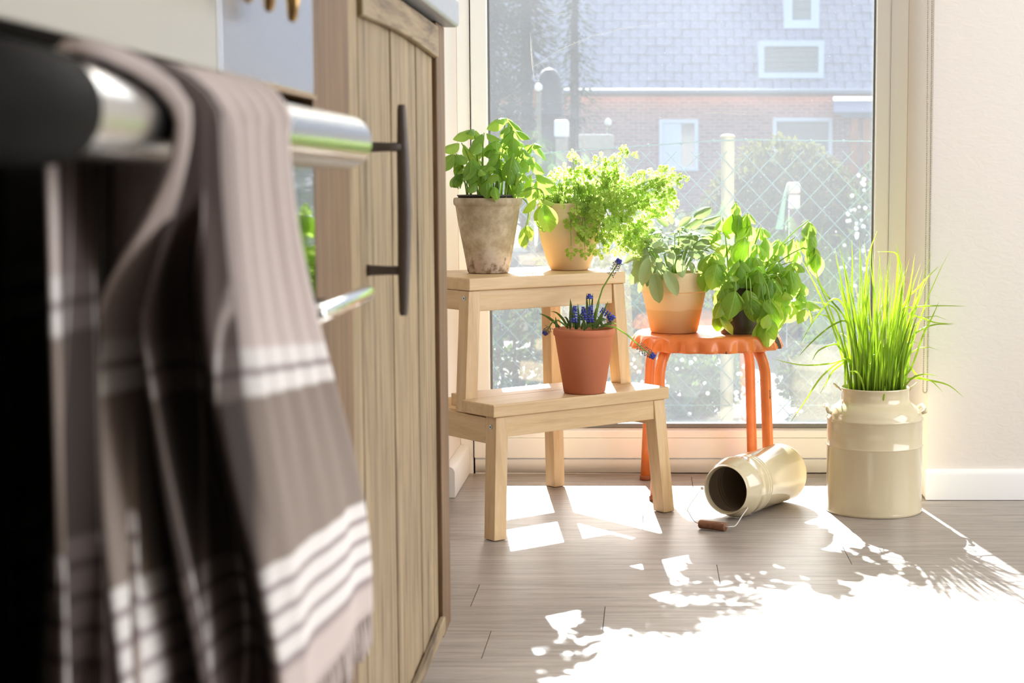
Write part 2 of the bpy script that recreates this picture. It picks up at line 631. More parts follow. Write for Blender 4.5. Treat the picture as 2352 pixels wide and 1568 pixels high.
M['cream_in'] = plain('grey_brown_inner_enamel', lin(172, 158, 138), 0.4)
M['wire'] = plain('white_coated_wire', lin(222, 220, 214), 0.35, 0.2)
M['grip'] = wood('brown_turned_wood', [(0.3, lin(112, 70, 44)), (0.6, lin(142, 94, 62)), (0.8, lin(158, 110, 76))], (4, 4, 4), 3.0, 0.5, 0.1)
M['orange'] = chipped_paint('chipped_orange_paint', lin(230, 126, 64), lin(74, 64, 56), 0.655, 21, 0.5)
M['clay_old'] = weathered_clay('weathered_grey_clay')
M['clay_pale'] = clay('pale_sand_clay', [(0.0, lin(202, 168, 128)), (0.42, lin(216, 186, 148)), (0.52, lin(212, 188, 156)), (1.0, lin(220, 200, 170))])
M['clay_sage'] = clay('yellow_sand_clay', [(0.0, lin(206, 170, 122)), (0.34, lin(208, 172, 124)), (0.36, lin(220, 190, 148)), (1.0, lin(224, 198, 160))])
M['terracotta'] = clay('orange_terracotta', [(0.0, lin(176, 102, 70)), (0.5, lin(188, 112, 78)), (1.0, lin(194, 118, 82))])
M['plastic'] = plain('dark_grey_plastic', lin(66, 58, 54), 0.4)
M['soil'] = plain('potting_soil', lin(58, 42, 32), 0.95, 0, 0.8, 160, 0.4)
M['basil'] = leaf_mat('basil_leaf', lin(82, 130, 40), lin(142, 184, 78), lin(196, 226, 96), 0.5, 0.33, 0.2, 0.4)
M['basil2'] = leaf_mat('light_basil_leaf', lin(98, 144, 46), lin(156, 194, 88), lin(206, 232, 108), 0.52, 0.33, 0.2, 0.4)
M['stem'] = leaf_mat('green_stem', lin(120, 158, 66), lin(168, 196, 104), lin(196, 218, 120), 0.35, 0.4)
M['sage'] = leaf_mat('sage_leaf', lin(104, 126, 84), lin(152, 172, 128), lin(186, 206, 130), 0.3, 0.75, 0.2, 0.1)
M['parsley'] = leaf_mat('parsley_leaf', lin(124, 170, 58), lin(186, 220, 112), lin(226, 242, 140), 0.58, 0.4, 0.15)
M['chive'] = leaf_mat('chive_blade', lin(104, 146, 44), lin(176, 206, 92), lin(224, 240, 116), 0.58, 0.4, 0.25)
M['muscari_leaf'] = leaf_mat('hyacinth_leaf', lin(54, 82, 44), lin(96, 124, 70), lin(130, 160, 70), 0.35, 0.4)
M['floret'] = leaf_mat('blue_floret', lin(64, 70, 158), lin(116, 124, 214), lin(110, 120, 220), 0.35, 0.45)
M['floret_dry'] = leaf_mat('faded_floret', lin(86, 80, 110), lin(170, 160, 140), lin(190, 180, 150), 0.4, 0.6)
M['garden_soil'] = plain('garden_ground', lin(66, 68, 50), 0.95, 0, 0.5, 8, 0.35)
M['stone_pale'] = plain('pale_garden_stone', lin(158, 150, 136), 0.9, 0, 0.3, 30, 0.12)
M['hedge'] = leaf_mat('hedge_leaf', lin(30, 46, 30), lin(62, 84, 46), lin(90, 110, 46), 0.22, 0.95, spec=0.03)
M['bush'] = leaf_mat('box_bush_leaf', lin(56, 62, 26), lin(104, 104, 46), lin(120, 120, 50), 0.22, 0.95, spec=0.03)
M['blossom'] = plain('white_blossom', lin(245, 245, 245), 0.7)
M['conifer'] = leaf_mat('conifer_needles', lin(22, 36, 28), lin(48, 64, 46), lin(60, 80, 40), 0.15, 1.0, spec=0.0)
M['bark'] = plain('dark_bark', lin(62, 52, 46), 0.9, 0, 0.6, 20, 0.3)
M['brick'] = brick_wall_mat()
M['rooftile'] = plain('grey_roof_tile', lin(172, 164, 170), 0.75, 0, 0.2, 12, 0.22)
M['house_white'] = plain('white_house_paint', lin(226, 228, 236), 0.5)
M['house_glass'] = plain('dark_house_glass', lin(96, 100, 104), 0.08, 0, coat=0.3)
M['timber'] = plain('brown_porch_timber', lin(170, 104, 56), 0.7, 0, 0.2, 10, 0.2)
M['fence_metal'] = plain('grey_green_fence_wire', lin(74, 102, 95), 0.9, 0.0, spec=0.03)
M['post_metal'] = plain('pale_olive_post', lin(128, 124, 96), 0.7, 0.0, spec=0.1)
M['lamp_glass'] = plain('white_lamp_globe', lin(240, 240, 240), 0.3)
M['stove'] = plain('dark_cast_iron', lin(40, 42, 46), 0.6)
M['rust'] = plain('rusty_rim', lin(150, 84, 52), 0.7)
M['net'] = plain('green_net', lin(110, 160, 122), 0.7)
M['bead'] = plain('grey_chain_bead', lin(176, 166, 156), 0.35, 0.4)
M['bolt'] = plain('zinc_bolt', lin(190, 198, 204), 0.3, 0.9)
M['bolt_hole'] = plain('dark_bolt_socket', lin(50, 52, 56), 0.5, 0.6)


# ------------------------------------------------------------------ geometry helpers
class MB:
    def __init__(s):
        s.v = []
        s.f = []
        s.uv = None

    def hexa(s, p):
        b = len(s.v)
        s.v += [tuple(q) for q in p]
        s.f += [(b, b + 3, b + 2, b + 1), (b + 4, b + 5, b + 6, b + 7), (b, b + 1, b + 5, b + 4), (b + 1, b + 2, b + 6, b + 5),
                (b + 2, b + 3, b + 7, b + 6), (b + 3, b, b + 4, b + 7)]
        return s

    def box(s, x0, y0, z0, x1, y1, z1):
        return s.hexa([(x0, y0, z0), (x1, y0, z0), (x1, y1, z0), (x0, y1, z0), (x0, y0, z1), (x1, y0, z1), (x1, y1, z1), (x0, y1, z1)])

    def tube(s, pts, rad, n=8, cap=True):
        pts = [Vector(p) for p in pts]
        if not hasattr(rad, '__len__'):
            rad = [rad] * len(pts)
        b = len(s.v)
        prev = None
        for i, p in enumerate(pts):
            t = (pts[min(i + 1, len(pts) - 1)] - pts[max(i - 1, 0)])
            if t.length < 1e-9:
                t = Vector((0, 0, 1))
            t.normalize()
            if prev is None:
                a = Vector((0, 0, 1)) if abs(t.z) < 0.9 else Vector((1, 0, 0))
                x = t.cross(a).normalized()
            else:
                x = (prev - t * prev.dot(t)).normalized()
            prev = x
            y = t.cross(x)
            for k in range(n):
                a = 2 * math.pi * k / n
                s.v.append(tuple(p + (x * math.cos(a) + y * math.sin(a)) * rad[i]))
        for i in range(len(pts) - 1):
            for k in range(n):
                k2 = (k + 1) % n
                s.f.append((b + i * n + k, b + i * n + k2, b + (i + 1) * n + k2, b + (i + 1) * n + k))
        if cap:
            s.f.append(tuple(b + k for k in reversed(range(n))))
            e = b + (len(pts) - 1) * n
            s.f.append(tuple(e + k for k in range(n)))
        return s

    def lathe(s, prof, n=40, c=(0, 0, 0), wob=None):
        b = len(s.v)
        for (r, z) in prof:
            for k in range(n):
                a = 2 * math.pi * k / n
                rr = r if wob is None else r * wob(a, z)
                s.v.append((c[0] + rr * math.cos(a), c[1] + rr * math.sin(a), c[2] + z))
        for i in range(len(prof) - 1):
            for k in range(n):
                k2 = (k + 1) % n
                s.f.append((b + i * n + k, b + i * n + k2, b + (i + 1) * n + k2, b + (i + 1) * n + k))
        if prof[0][0] > 1e-6:
            s.f.append(tuple(b + k for k in reversed(range(n))))
        e = b + (len(prof) - 1) * n
        if prof[-1][0] > 1e-6:
            s.f.append(tuple(e + k for k in range(n)))
        return s

    def grid(s, fn, nu, nv):
        b = len(s.v)
        for j in range(nv + 1):
            for i in range(nu + 1):
                s.v.append(tuple(fn(i / nu, j / nv)))
        for j in range(nv):
            for i in range(nu):
                q = b + j * (nu + 1) + i
                s.f.append((q, q + 1, q + nu + 2, q + nu + 1))
        return s

    def prism(s, poly, fn, d0, d1):
        """poly of 2-d points; fn(a, b, d) -> 3-d"""
        b = len(s.v)
        n = len(poly)
        for d in (d0, d1):
            for (x, y) in poly:
                s.v.append(tuple(fn(x, y, d)))
        s.f.append(tuple(b + k for k in range(n)))
        s.f.append(tuple(b + n + k for k in reversed(range(n))))
        for k in range(n):
            k2 = (k + 1) % n
            s.f.append((b + k, b + n + k, b + n + k2, b + k2))
        return s

    def ball(s, c, r, n=6, m=4, sz=1.0):
        prof = [(max(1e-7, r * math.sin(math.pi * i / m)), -r * sz * math.cos(math.pi * i / m)) for i in range(m + 1)]
        return s.lathe(prof, n, c)

    def mesh(s, name, mat, smooth=True, weld=True):
        me = bpy.data.meshes.new(name)
        me.from_pydata(s.v, [], s.f)
        if weld:
            bm = bmesh.new()
            bm.from_mesh(me)
            bmesh.ops.remove_doubles(bm, verts=bm.verts, dist=1e-6)
            bmesh.ops.recalc_face_normals(bm, faces=bm.faces)
            bm.to_mesh(me)
            bm.free()
        if smooth:
            me.polygons.foreach_set('use_smooth', [True] * len(me.polygons))
        me.materials.append(mat)
        me.update()
        return me


def link(name, me, parent=None, loc=(0, 0, 0)):
    o = bpy.data.objects.new(name, me)
    COL.objects.link(o)
    o.location = loc
    if parent is not None:
        o.parent = parent
    return o


def part(name, mb, mat, parent=None, smooth=False, bevel=0.0, loc=None, seg=2, weld=True):
    o = link(name, mb.mesh(name, mat, smooth or bevel > 0, weld), parent, loc or (0, 0, 0))
    if bevel:
        bv = o.modifiers.new('edge', 'BEVEL')
        bv.width = bevel
        bv.segments = seg
        bv.limit_method = 'ANGLE'
        bv.angle_limit = math.radians(40)
        bv.harden_normals = True
    elif smooth:
        pass
    return o


def autosmooth(o, deg=35):
    me = o.data
    bm = bmesh.new()
    bm.from_mesh(me)
    for e in bm.edges:
        if len(e.link_faces) == 2 and e.calc_face_angle(0) > math.radians(deg):
            e.smooth = False
    bm.to_mesh(me)
    bm.free()
    return o


def thing(name, label, cat, loc=(0, 0, 0), rz=0.0, group=None):
    o = bpy.data.objects.new(name, None)
    COL.objects.link(o)
    o.location = loc
    o.rotation_euler = (0, 0, rz)
    o.empty_display_size = 0.05
    return tag(o, label, cat, group)


def tag(o, label=None, cat=None, group=None, kind=None):
    if label:
        o['label'] = label
    if cat:
        o['category'] = cat
    if group:
        o['group'] = group
    if kind:
        o['kind'] = kind
    return o


def struct(name, mb, mat, smooth=False, bevel=0.0):
    o = part(name, mb, mat, None, smooth, bevel)
    o['kind'] = 'structure'
    return o


# ------------------------------------------------------------------ room shell
YR, YW = 3.580, 3.897           # wall plane, window plane
XL, XR = -0.440, 0.594          # the two reveals of the window niche
TOPW = 2.25

# floor: a slab carrying loose-laid planks
floor = struct('floor', MB().box(-0.95, -1.6, -0.03, 2.7, YW + 0.12, -0.0065), plain('floor_underlay', lin(60, 52, 46), 0.9))
PW = 0.148
y = 2.6685 - PW * 20
row = 0
seams = {2.6685: [-0.288], 2.5205: [-0.0705], 2.8165: [0.1218], 2.3725: [-0.241]}
while y < YW + 0.05:
    y1 = min(y + PW, YW + 0.08)
    if y1 > 0.6:
        key = min(seams, key=lambda k: abs(k - y))
        off = seams[key][0] if abs(key - y) < 0.02 else -0.9 + (row * 0.437) % 1.2
        x = off
        while x > -0.94:
            x -= 1.25
        while x < 2.69:
            xa, xb = max(x, -0.94), min(x + 1.25, 2.69)
            if xb - xa > 0.02 and xa < 1.6:
                p = part('plank', MB().box(xa + 0.0006, y + 0.0004, -0.0064, xb - 0.0006, y1 - 0.0004, 0.0), M['floor'], floor)
            x += 1.25
    y += PW
    row += 1

struct('wall_left', MB().box(-1.0, -1.6, 0, -0.93, YR + 0.3, 2.5), M['wall'])
struct('wall_back', MB().box(-1.0, -1.7, 0, 2.75, -1.62, 2.5), M['room_back'])
struct('wall_right', MB().box(2.62, -1.6, 0, 2.72, YR, 2.5), M['wall'])
fr = MB()
fr.box(XR, YR, 0, 2.72, YW + 0.16, 2.5)
struct('wall_front_right', fr, M['wall'], bevel=0.006)
struct('wall_front_left', MB().box(-0.93, YR, 0, XL, YW + 0.16, 2.5), M['wall'], bevel=0.006)
struct('wall_lintel', MB().box(XL, YR, TOPW, XR, YW + 0.16, 2.5), M['wall'])
struct('ceiling', MB().box(-1.0, -1.7, 2.5, 2.75, YW + 0.16, 2.6), M['ceil'])


def board_profile(mb, fn, d0, d1, h=0.066, t=0.014):
    mb.prism([(0, 0), (t, 0), (t, h - 0.012), (t - 0.002, h - 0.005), (t - 0.006, h - 0.001), (0, h)], fn, d0, d1)
    return mb


bbr = board_profile(MB(), lambda a, b, d: (d, YR - 0.0005 - a, b + 0.001), XR + 0.001, 2.61, 0.066, 0.013)
struct('baseboard_right', bbr, M['white_trim'], True)
autosmooth(bpy.data.objects['baseboard_right'], 30)
bbl = board_profile(MB(), lambda a, b, d: (XL + 0.0005 + a * 1.6, d, b + 0.001), YR + 0.012, YW - 0.002, 0.068, 0.013)
struct('baseboard_left', bbl, M['white_trim'], True)
autosmooth(bpy.data.objects['baseboard_left'], 30)

# window: outer frame, sash, gasket, pane
win = struct('window_1', MB().box(XL, YW, 0.0, XL + 0.032, YW + 0.07, TOPW).box(XR - 0.042, YW, 0, XR, YW + 0.07, TOPW)
             .box(XL + 0.032, YW, TOPW - 0.05, XR - 0.042, YW + 0.07, TOPW).box(XL + 0.032, YW, 0.0, XR - 0.042, YW + 0.07, 0.034), M['upvc'], bevel=0.002)
SX0, SX1 = XL + 0.0325, XR - 0.0425
GX0, GX1, GZ0 = -0.3655, 0.5165, 0.1185
s = part('sash_stile', MB().box(SX0, YW - 0.006, 0.0365, GX0 - 0.004, YW + 0.05, TOPW - 0.052), M['upvc'], win, bevel=0.003)
s = part('sash_stile', MB().box(GX1 + 0.004, YW - 0.006, 0.0365, SX1, YW + 0.05, TOPW - 0.052), M['upvc'], win, bevel=0.003)
rail = part('sash_rail', MB().box(GX0 - 0.0035, YW - 0.006, 0.0365, GX1 + 0.0035, YW + 0.05, 0.084).hexa(
    [(GX0 - 0.0035, YW - 0.003, 0.0845), (GX1 + 0.0035, YW - 0.003, 0.0845), (GX1 + 0.0035, YW + 0.05, 0.0845), (GX0 - 0.0035, YW + 0.05, 0.0845),
     (GX0 - 0.0035, YW - 0.003, 0.101), (GX1 + 0.0035, YW - 0.003, 0.101), (GX1 + 0.0035, YW + 0.05, 0.1145), (GX0 - 0.0035, YW + 0.05, 0.1145)]), M['upvc'], win, bevel=0.002)
part('sash_rail', MB().box(GX0 - 0.0035, YW - 0.006, TOPW - 0.11, GX1 + 0.0035, YW + 0.05, TOPW - 0.0525), M['upvc'], win, bevel=0.003)
part('gasket', MB().box(GX0 - 0.0035, YW + 0.014, 0.104, GX0 + 0.0005, YW + 0.026, TOPW - 0.112)
     .box(GX1 - 0.0005, YW + 0.014, 0.104, GX1 + 0.0035, YW + 0.026, TOPW - 0.112)
     .box(GX0, YW + 0.012, 0.107, GX1, YW + 0.026, 0.1165), M['gasket'], win)
part('pane', MB().box(GX0 - 0.003, YW + 0.0275, 0.108, GX1 + 0.003, YW + 0.0315, TOPW - 0.108), M['glass'], win)
part('pane', MB().box(GX0 - 0.003, YW + 0.0445, 0.108, GX1 + 0.003, YW + 0.0485, TOPW - 0.108), M['glass_clean'], win)
# long scratches that catch the sun on the pane
for pts in (((1218, 75), (1219, 110), (1222, 150), (1226, 182)), ((1262, 34), (1280, 32), (1304, 30)),
            ((1228, 152), (1290, 112), (1360, 82), (1440, 62), (1530, 52)), ((1620, 259), (1660, 258), (1712, 262))):
    t = MB().tube([at(px, py, YW + 0.0268) for px, py in pts], [0.0002] + [0.0009 if len(pts) == 4 and pts[0][0] == 1218 else 0.00035] * (len(pts) - 2) + [0.0002], 4)
    part('scratch', t, M['upvc'], win)

# added unseen door frame dressing the fill lamp; the wall behind is closed
lamp_frame = struct('added_frame', MB().box(2.585, 0.78, 0.22, 2.619, 0.85, 2.28).box(2.585, 3.15, 0.22, 2.619, 3.22, 2.28).box(2.585, 0.85, 2.21, 2.619, 3.15, 2.28).box(2.585, 0.85, 0.22, 2.619, 3.15, 0.29), M['upvc'], bevel=0.003)
part('added_mullion', MB().box(2.59, 1.97, 0.291, 2.619, 2.03, 2.209), M['upvc'], lamp_frame, bevel=0.003)

# ------------------------------------------------------------------ pull chain of the blind
ch = MB()
for k in range(int(1.62 / 0.0039)):
    z = 0.2405 + k * 0.0039
    for dx in (-0.0042, 0.0042):
        wv = 0.003 * math.sin(z * 3.1)
        ch.ball((0.5935 - 0.006 + dx + wv, YR - 0.012, z), 0.0018, 6, 4)
for k in range(7):
    a = math.pi * k / 6
    ch.ball((0.5935 - 0.006 + 0.0042 * math.cos(a) + 0.002, YR - 0.012, 0.2385 - 0.006 * math.sin(a)), 0.0018, 6, 4)
tag(part('blind_chain', ch, M['bead'], None, True), 'looped grey bead chain of a roller blind hanging in front of the window reveal', 'chain')

# ------------------------------------------------------------------ wooden step stool
TH = 0.6999
UX, UY = math.cos(TH), math.sin(TH)
mm = 0.2219
step = thing('step_stool', 'pale birch two-step stool carrying two herb pots on top and one below', 'stool',
             (-0.2957 + mm * UX, 3.1618 + mm * UY, 0), TH)


def half(z):
    return 0.2273 - 0.0323 * z / 0.47


def leg(side, z0, z1, v00, v01, d, w=0.029):
    """side -1 left, 1 right; v00 front face at z0, v01 at z1"""
    p = []
    for z, v in ((z0, v00), (z1, v01)):
        xo = side * half(z)
        xi = side * (half(z) - w)
        a, b = min(xo, xi), max(xo, xi)
        p += [(a, v, z), (b, v, z), (b, v + d, z), (a, v + d, z)]
    return MB().hexa(p)


ZL, ZU, TP = 0.2604, 0.4947, 0.0248
for sgn in (-1, 1):
    part('leg', leg(sgn, 0.001, ZL - TP - 0.0004, -0.009, 0.0045, 0.034), M['birch_z'], step, bevel=0.0018)
    part('leg', leg(sgn, 0.001, ZU - TP - 0.0004, 0.366, 0.338, 0.033), M['birch_z'], step, bevel=0.0018)
    part('upright', leg(sgn, 0.2328, ZU - TP - 0.0004, 0.1095, 0.116, 0.033), M['birch_z'], step, bevel=0.0018)
# lower plank, its back corners cut away round the uprights
lh = 0.2200
lower = MB().prism([(-lh, 0), (lh, 0), (lh, 0.107), (lh, 0.109), (-lh, 0.109), (-lh, 0.107)], lambda a, b, d: (a, b, d), ZL - TP, ZL)
part('lower_tread', MB().box(-lh, 0, ZL - TP, lh, 0.1085, ZL), M['birch_x'], step, bevel=0.0028, seg=3)
part('lower_tread_back', MB().box(-half(.26) + 0.0295, 0.1088, ZL - TP, half(.26) - 0.0295, 0.205, ZL), M['birch_x'], step, bevel=0.0012)
part('upper_tread', MB().box(-0.1965, 0.112, ZU - TP, 0.1965, 0.3806, ZU), M['birch_x'], step, bevel=0.0028, seg=3)
hb = half(0.2) - 0.0295
part('apron', MB().box(-hb, 0.006, 0.196, hb, 0.026, ZL - TP - 0.0004), M['birch_x'], step, bevel=0.001)
hb = half(0.45) - 0.0295
part('apron', MB().box(-hb, 0.120, 0.429, hb, 0.140, ZU - TP - 0.0004), M['birch_x'], step, bevel=0.001)
part('apron', MB().box(-hb, 0.345, 0.429, hb, 0.363, ZU - TP - 0.0004), M['birch_x'], step, bevel=0.001)
for sgn in (-1, 1):
    h0, h1 = sgn * (half(0.2) - 0.002), sgn * (half(0.2) - 0.024)
    part('side_rail', MB().box(min(h0, h1), 0.0375, 0.182, max(h0, h1), 0.352, 0.2322), M['birch_y'], step, bevel=0.001)
    h0, h1 = sgn * (half(0.45) - 0.002), sgn * (half(0.45) - 0.022)
    part('side_rail', MB().box(min(h0, h1), 0.1492, 0.431, max(h0, h1), 0.3385, ZU - TP - 0.0004), M['birch_y'], step, bevel=0.001)
hb = half(0.2) - 0.0295
part('stretcher', MB().box(-hb, 0.3535, 0.181, hb, 0.3755, 0.2265), M['birch_x'], step, bevel=0.001)
for z, v in ((0.455, 0.130), (0.216, 0.020)):
    b = MB()
    n = 14
    xo = -half(z)
    for r, d0, d1 in ((0.0048, 0.0, 0.0012),):
        b.prism([(v + r * math.cos(2 * math.pi * k / n), z + r * math.sin(2 * math.pi * k / n)) for k in range(n)], lambda a, c, d: (xo - d, a, c), d0 - 0.0008, d1)
    bo = part('bolt', b, M['bolt'], step, bevel=0.0004)
    part('bolt_socket', MB().prism([(v + 0.0018 * math.cos(2 * math.pi * k / 6), z + 0.0018 * math.sin(2 * math.pi * k / 6)) for k in range(6)],
                                   lambda a, c, d: (xo - d, a, c), 0.0011, 0.0014), M['bolt_hole'], bo)

# ------------------------------------------------------------------ orange metal stool
SCX, SCY, SZ = 0.127, 3.700, 0.352
ost = thing('metal_stool', 'round orange metal stool with fluted rim and chipped paint carrying two pots', 'stool', (SCX, SCY, 0))
seat = MB()
nn = 216
FL = 24


def flute(a):
    return 0.5 + 0.5 * math.cos(a * FL)


prof = [(0.0001, SZ - 0.0012), (0.04, SZ - 0.001), (0.09, SZ - 0.0008), (0.13, SZ - 0.0004), (0.148, SZ), (0.1535, SZ - 0.001), (0.1575, SZ - 0.0045), (0.160, SZ - 0.010),
        (0.1625, SZ - 0.018), (0.165, SZ - 0.027), (0.1663, SZ - 0.033), (0.1655, SZ - 0.0332), (0.1640, SZ - 0.027), (0.1600, SZ - 0.016), (0.150, SZ - 0.004), (0.0001, SZ - 0.004)]


def wobf(a, z):
    t = max(0.0, min(1.0, (SZ - 0.003 - z) / 0.02))
    return 1 + (flute(a) ** 0.7 - 0.62) * 0.062 * t


seat.lathe(prof, nn, (0, 0, 0), wobf)
part('seat', seat, M['orange'], ost, True)
for k, (deg, r) in enumerate(((50, 0.175), (140, 0.175), (230, 0.175), (320, 0.175))):
    a = math.radians(deg)
    d = Vector((math.cos(a), math.sin(a), 0))
    pts = []
    for t in range(13):
        q = t / 12
        ang = q * math.pi / 2
        pts.append(d * (0.098 + 0.064 * math.sin(ang)) + Vector((0, 0, SZ - 0.012 - 0.085 * (1 - math.cos(ang)))))
    for z in (0.2, 0.1, 0.012):
        f = (0.255 - z) / 0.25
        pts.append(d * (0.162 + 0.013 * f) + Vector((0, 0, z)))
    lg = part('leg', MB().tube(pts, 0.0118, 14), M['orange'], ost, True)
    e = d * 0.1757
    part('foot_cap', MB().lathe([(0.0118, 0.0005), (0.0132, 0.001), (0.0132, 0.0105), (0.0118, 0.0118)], 14, (e.x, e.y, 0)), M['rust'], lg, True)

# ------------------------------------------------------------------ plant parts
def leaf_mesh(name, mat, wid, curl, cup, tip=0.12, nu=6, nv=9, wave=0.0, belly=0.42, seed=0, pw=0.75):
    """unit leaf: base at the origin, 1 long along +Y, normal +Z"""
    rr = random.Random(seed)
    ph = rr.random() * 6
    def fn(u, v):
        x = (u - 0.5) * 2
        t = v
        # outline
        w = math.sin(math.pi * min(1, t ** (math.log(0.5) / math.log(belly)))) ** pw * wid * 0.5
        if t > 0.93:
            w *= 0.75
        w = max(w, 0.012)
        yy = t
        zz = -curl * t * t
        zz += cup * (abs(x) ** 1.5) * w * 1.2 - 0.035 * (1 - abs(x)) * wid * math.sin(math.pi * t)
        zz += wave * math.sin(t * 13 + ph + x * 2) * abs(x) * wid
        ln = 1 - 0.35 * curl * curl * t
        return (x * w, yy * ln, zz)
    return MB().grid(fn, nu, nv).mesh(name, mat, True)


def basis(d, n):
    d = Vector(d).normalized()
    n = Vector(n)
    x = d.cross(n)
    if x.length < 1e-5:
        x = d.cross(Vector((1, 0, 0.3)))
    x.normalize()
    n2 = x.cross(d)
    return Matrix((x, d, n2)).transposed()


def put_leaf(me, root, p, d, n, size, name='leaf', wid=1.0):
    o = bpy.data.objects.new(name, me)
    COL.objects.link(o)
    o.parent = root
    m = basis(d, n).to_4x4()
    m = Matrix.Translation(Vector(p) - root.location) @ m @ Matrix.Diagonal((size * wid, size, size, 1))
    o.matrix_basis = m
    return o


def curve_pts(a, b, bend, n=7):
    a, b, bend = Vector(a), Vector(b), Vector(bend)
    out = []
    for i in range(n + 1):
        t = i / n
        out.append(a * (1 - t) ** 2 + (a * 0.45 + b * 0.55 + bend) * 2 * t * (1 - t) + b * t * t)
    return out


def stem_part(root, pts, r0, r1, mat, name='stem', n=6):
    k = len(pts) - 1
    return part(name, MB().tube([Vector(p) - root.location for p in pts], [r0 + (r1 - r0) * i / k for i in range(k + 1)], n), mat, root, True)


BAS = [leaf_mesh('leaf', M['basil'], 0.74, c, cu, seed=i, wave=0.02) for i, (c, cu) in enumerate(((0.3, -0.5), (0.45, -0.7), (0.5, -0.3), (0.2, -0.6), (0.6, -0.8)))]
BAS2 = [leaf_mesh('leaf', M['basil2'], 0.72, c, cu, seed=i, wave=0.03) for i, (c, cu) in enumerate(((0.35, -0.5), (0.5, -0.75), (0.65, -0.3), (0.25, -0.6), (0.7, -0.85)))]


def basil_node(root, rng, P, size, meshes, az, droop=0.25, npair=2, facing=0.0):
    P = Vector(P)
    for k in range(npair):
        for sgn in (0, 1):
            a = az + k * math.pi / 2 + sgn * math.pi + rng.uniform(-0.35, 0.35)
            dr = droop + rng.uniform(-0.25, 0.3) - (0.35 if k == 1 else 0)
            d = Vector((math.cos(a) * math.cos(dr), math.sin(a) * math.cos(dr), -math.sin(dr)))
            n = Vector((math.cos(a) * math.sin(dr), math.sin(a) * math.sin(dr), math.cos(dr))) + Vector((rng.uniform(-.3, .3), rng.uniform(-.6, .1) - facing, rng.uniform(-.2, .2)))
            sz = size * rng.uniform(0.82, 1.15) * (0.72 if k == 1 else 1.0)
            put_leaf(rng.choice(meshes), root, P + d * size * 0.12, d, n, sz)


def pot_lathe(r0, r1, h, rim, rimh, wall=0.006, inner=0.03, lip=0.002):
    """plain flower pot: foot radius r0, mouth radius r1, collar of height rimh that stands rim proud"""
    rc = r0 + (r1 - rim - r0) * (1 - rimh / h)
    return [(0.001, 0.0), (r0 - 0.002, 0.0), (r0, 0.002), (rc, h - rimh), (rc + rim, h - rimh + 0.0015), (r1, h - lip), (r1 - 0.0015, h), (r1 - wall, h), (r1 - wall - 0.001, h - 0.003),
            (r1 - wall - 0.004, h - inner), (0.001, h - inner)]


# ---- basil in the grey clay pot (top tread, left)
PB = Vector((-0.3290, 3.4535, 0.4955))
b1 = thing('potted_basil', 'bushy basil in a weathered grey clay pot on the top tread', 'plant', PB)
tilt = Matrix.Rotation(math.radians(1.3), 4, 'Y')
pp = part('pot', MB().lathe([(0.001, 0.0), (0.0400, 0.0), (0.0423, 0.0022), (0.0520, 0.055), (0.0610, 0.105), (0.0655, 0.1355), (0.0672, 0.1375), (0.0694, 0.1395), (0.0702, 0.1455), (0.0698, 0.1505), (0.0680, 0.153),
                             (0.0630, 0.153), (0.0615, 0.150), (0.0600, 0.135), (0.001, 0.135)], 56, (0, 0, 0),
                            lambda a, z: 1 + 0.006 * math.sin(a * 3 + z * 40) + 0.004 * math.sin(a * 7 + 1)), M['clay_old'], b1, True)
autosmooth(pp, 50)
part('inner_pot', MB().lathe([(0.057, 0.138), (0.0592, 0.1555), (0.0612, 0.1568), (0.0612, 0.159), (0.0575, 0.159), (0.0555, 0.147), (0.001, 0.147)], 48, (-0.001, 0, 0)), M['plastic'], b1, True)
part('soil', MB().lathe([(0.0545, 0.1474), (0.055, 0.1500), (0.04, 0.1535), (0.0001, 0.155)], 30, (-0.001, 0, 0), lambda a, z: 1 + 0.02 * math.sin(a * 5)), M['soil'], b1, True)
rg = random.Random(11)
nodes1 = [  # pixel x, y, depth offset, leaf size in px, azimuth, droop, pairs
    (1088, 297, 0.00, 46, 0.2, 0.45, 2), (1112, 305, -0.02, 44, 0.4, 0.5, 1), (1163, 272, 0.02, 48, 0.0, 0.25, 2), (1180, 300, 0.00, 50, 1.0, 0.5, 2), (1060, 328, -0.01, 48, 0.3, 0.45, 1),
    (1047, 352, -0.03, 46, 0.8, 0.7, 2), (1085, 360, -0.05, 52, 1.5, 0.9, 1), (1140, 322, -0.01, 44, 0.4, 0.3, 2), (1150, 350, -0.04, 46, 0.1, 0.3, 2), (1200, 338, -0.02, 50, 0.2, 0.4, 2), (1225, 330, 0.02, 46, 0.5, 0.45, 2),
    (1180, 352, -0.06, 56, 1.4, 1.1, 1), (1212, 362, 0.03, 50, 0.3, 0.4, 2), (1100, 388, -0.06, 44, 0.1, 0.3, 2), (1128, 382, -0.05, 44, 0.2, 0.3, 2), (1060, 385, -0.02, 42, 0.2, 0.6, 2), (1047, 400, 0.0, 36, 0.6, 0.8, 1),
    (1188, 395, -0.03, 44, 1.2, 0.7, 2), (1120, 408, -0.07, 48, 1.5, 1.0, 1), (1225, 400, 0.02, 48, 0.1, 0.3, 1), (1238, 410, 0.05, 44, 0.2, 0.5, 1), (1160, 385, 0.03, 40, 0.2, 0.3, 2), (1110, 340, 0.04, 42, 0.2, 0.3, 2), (1170, 320, 0.05, 44, 0.7, 0.4, 2)]
PX = 3.4535 / F_PX
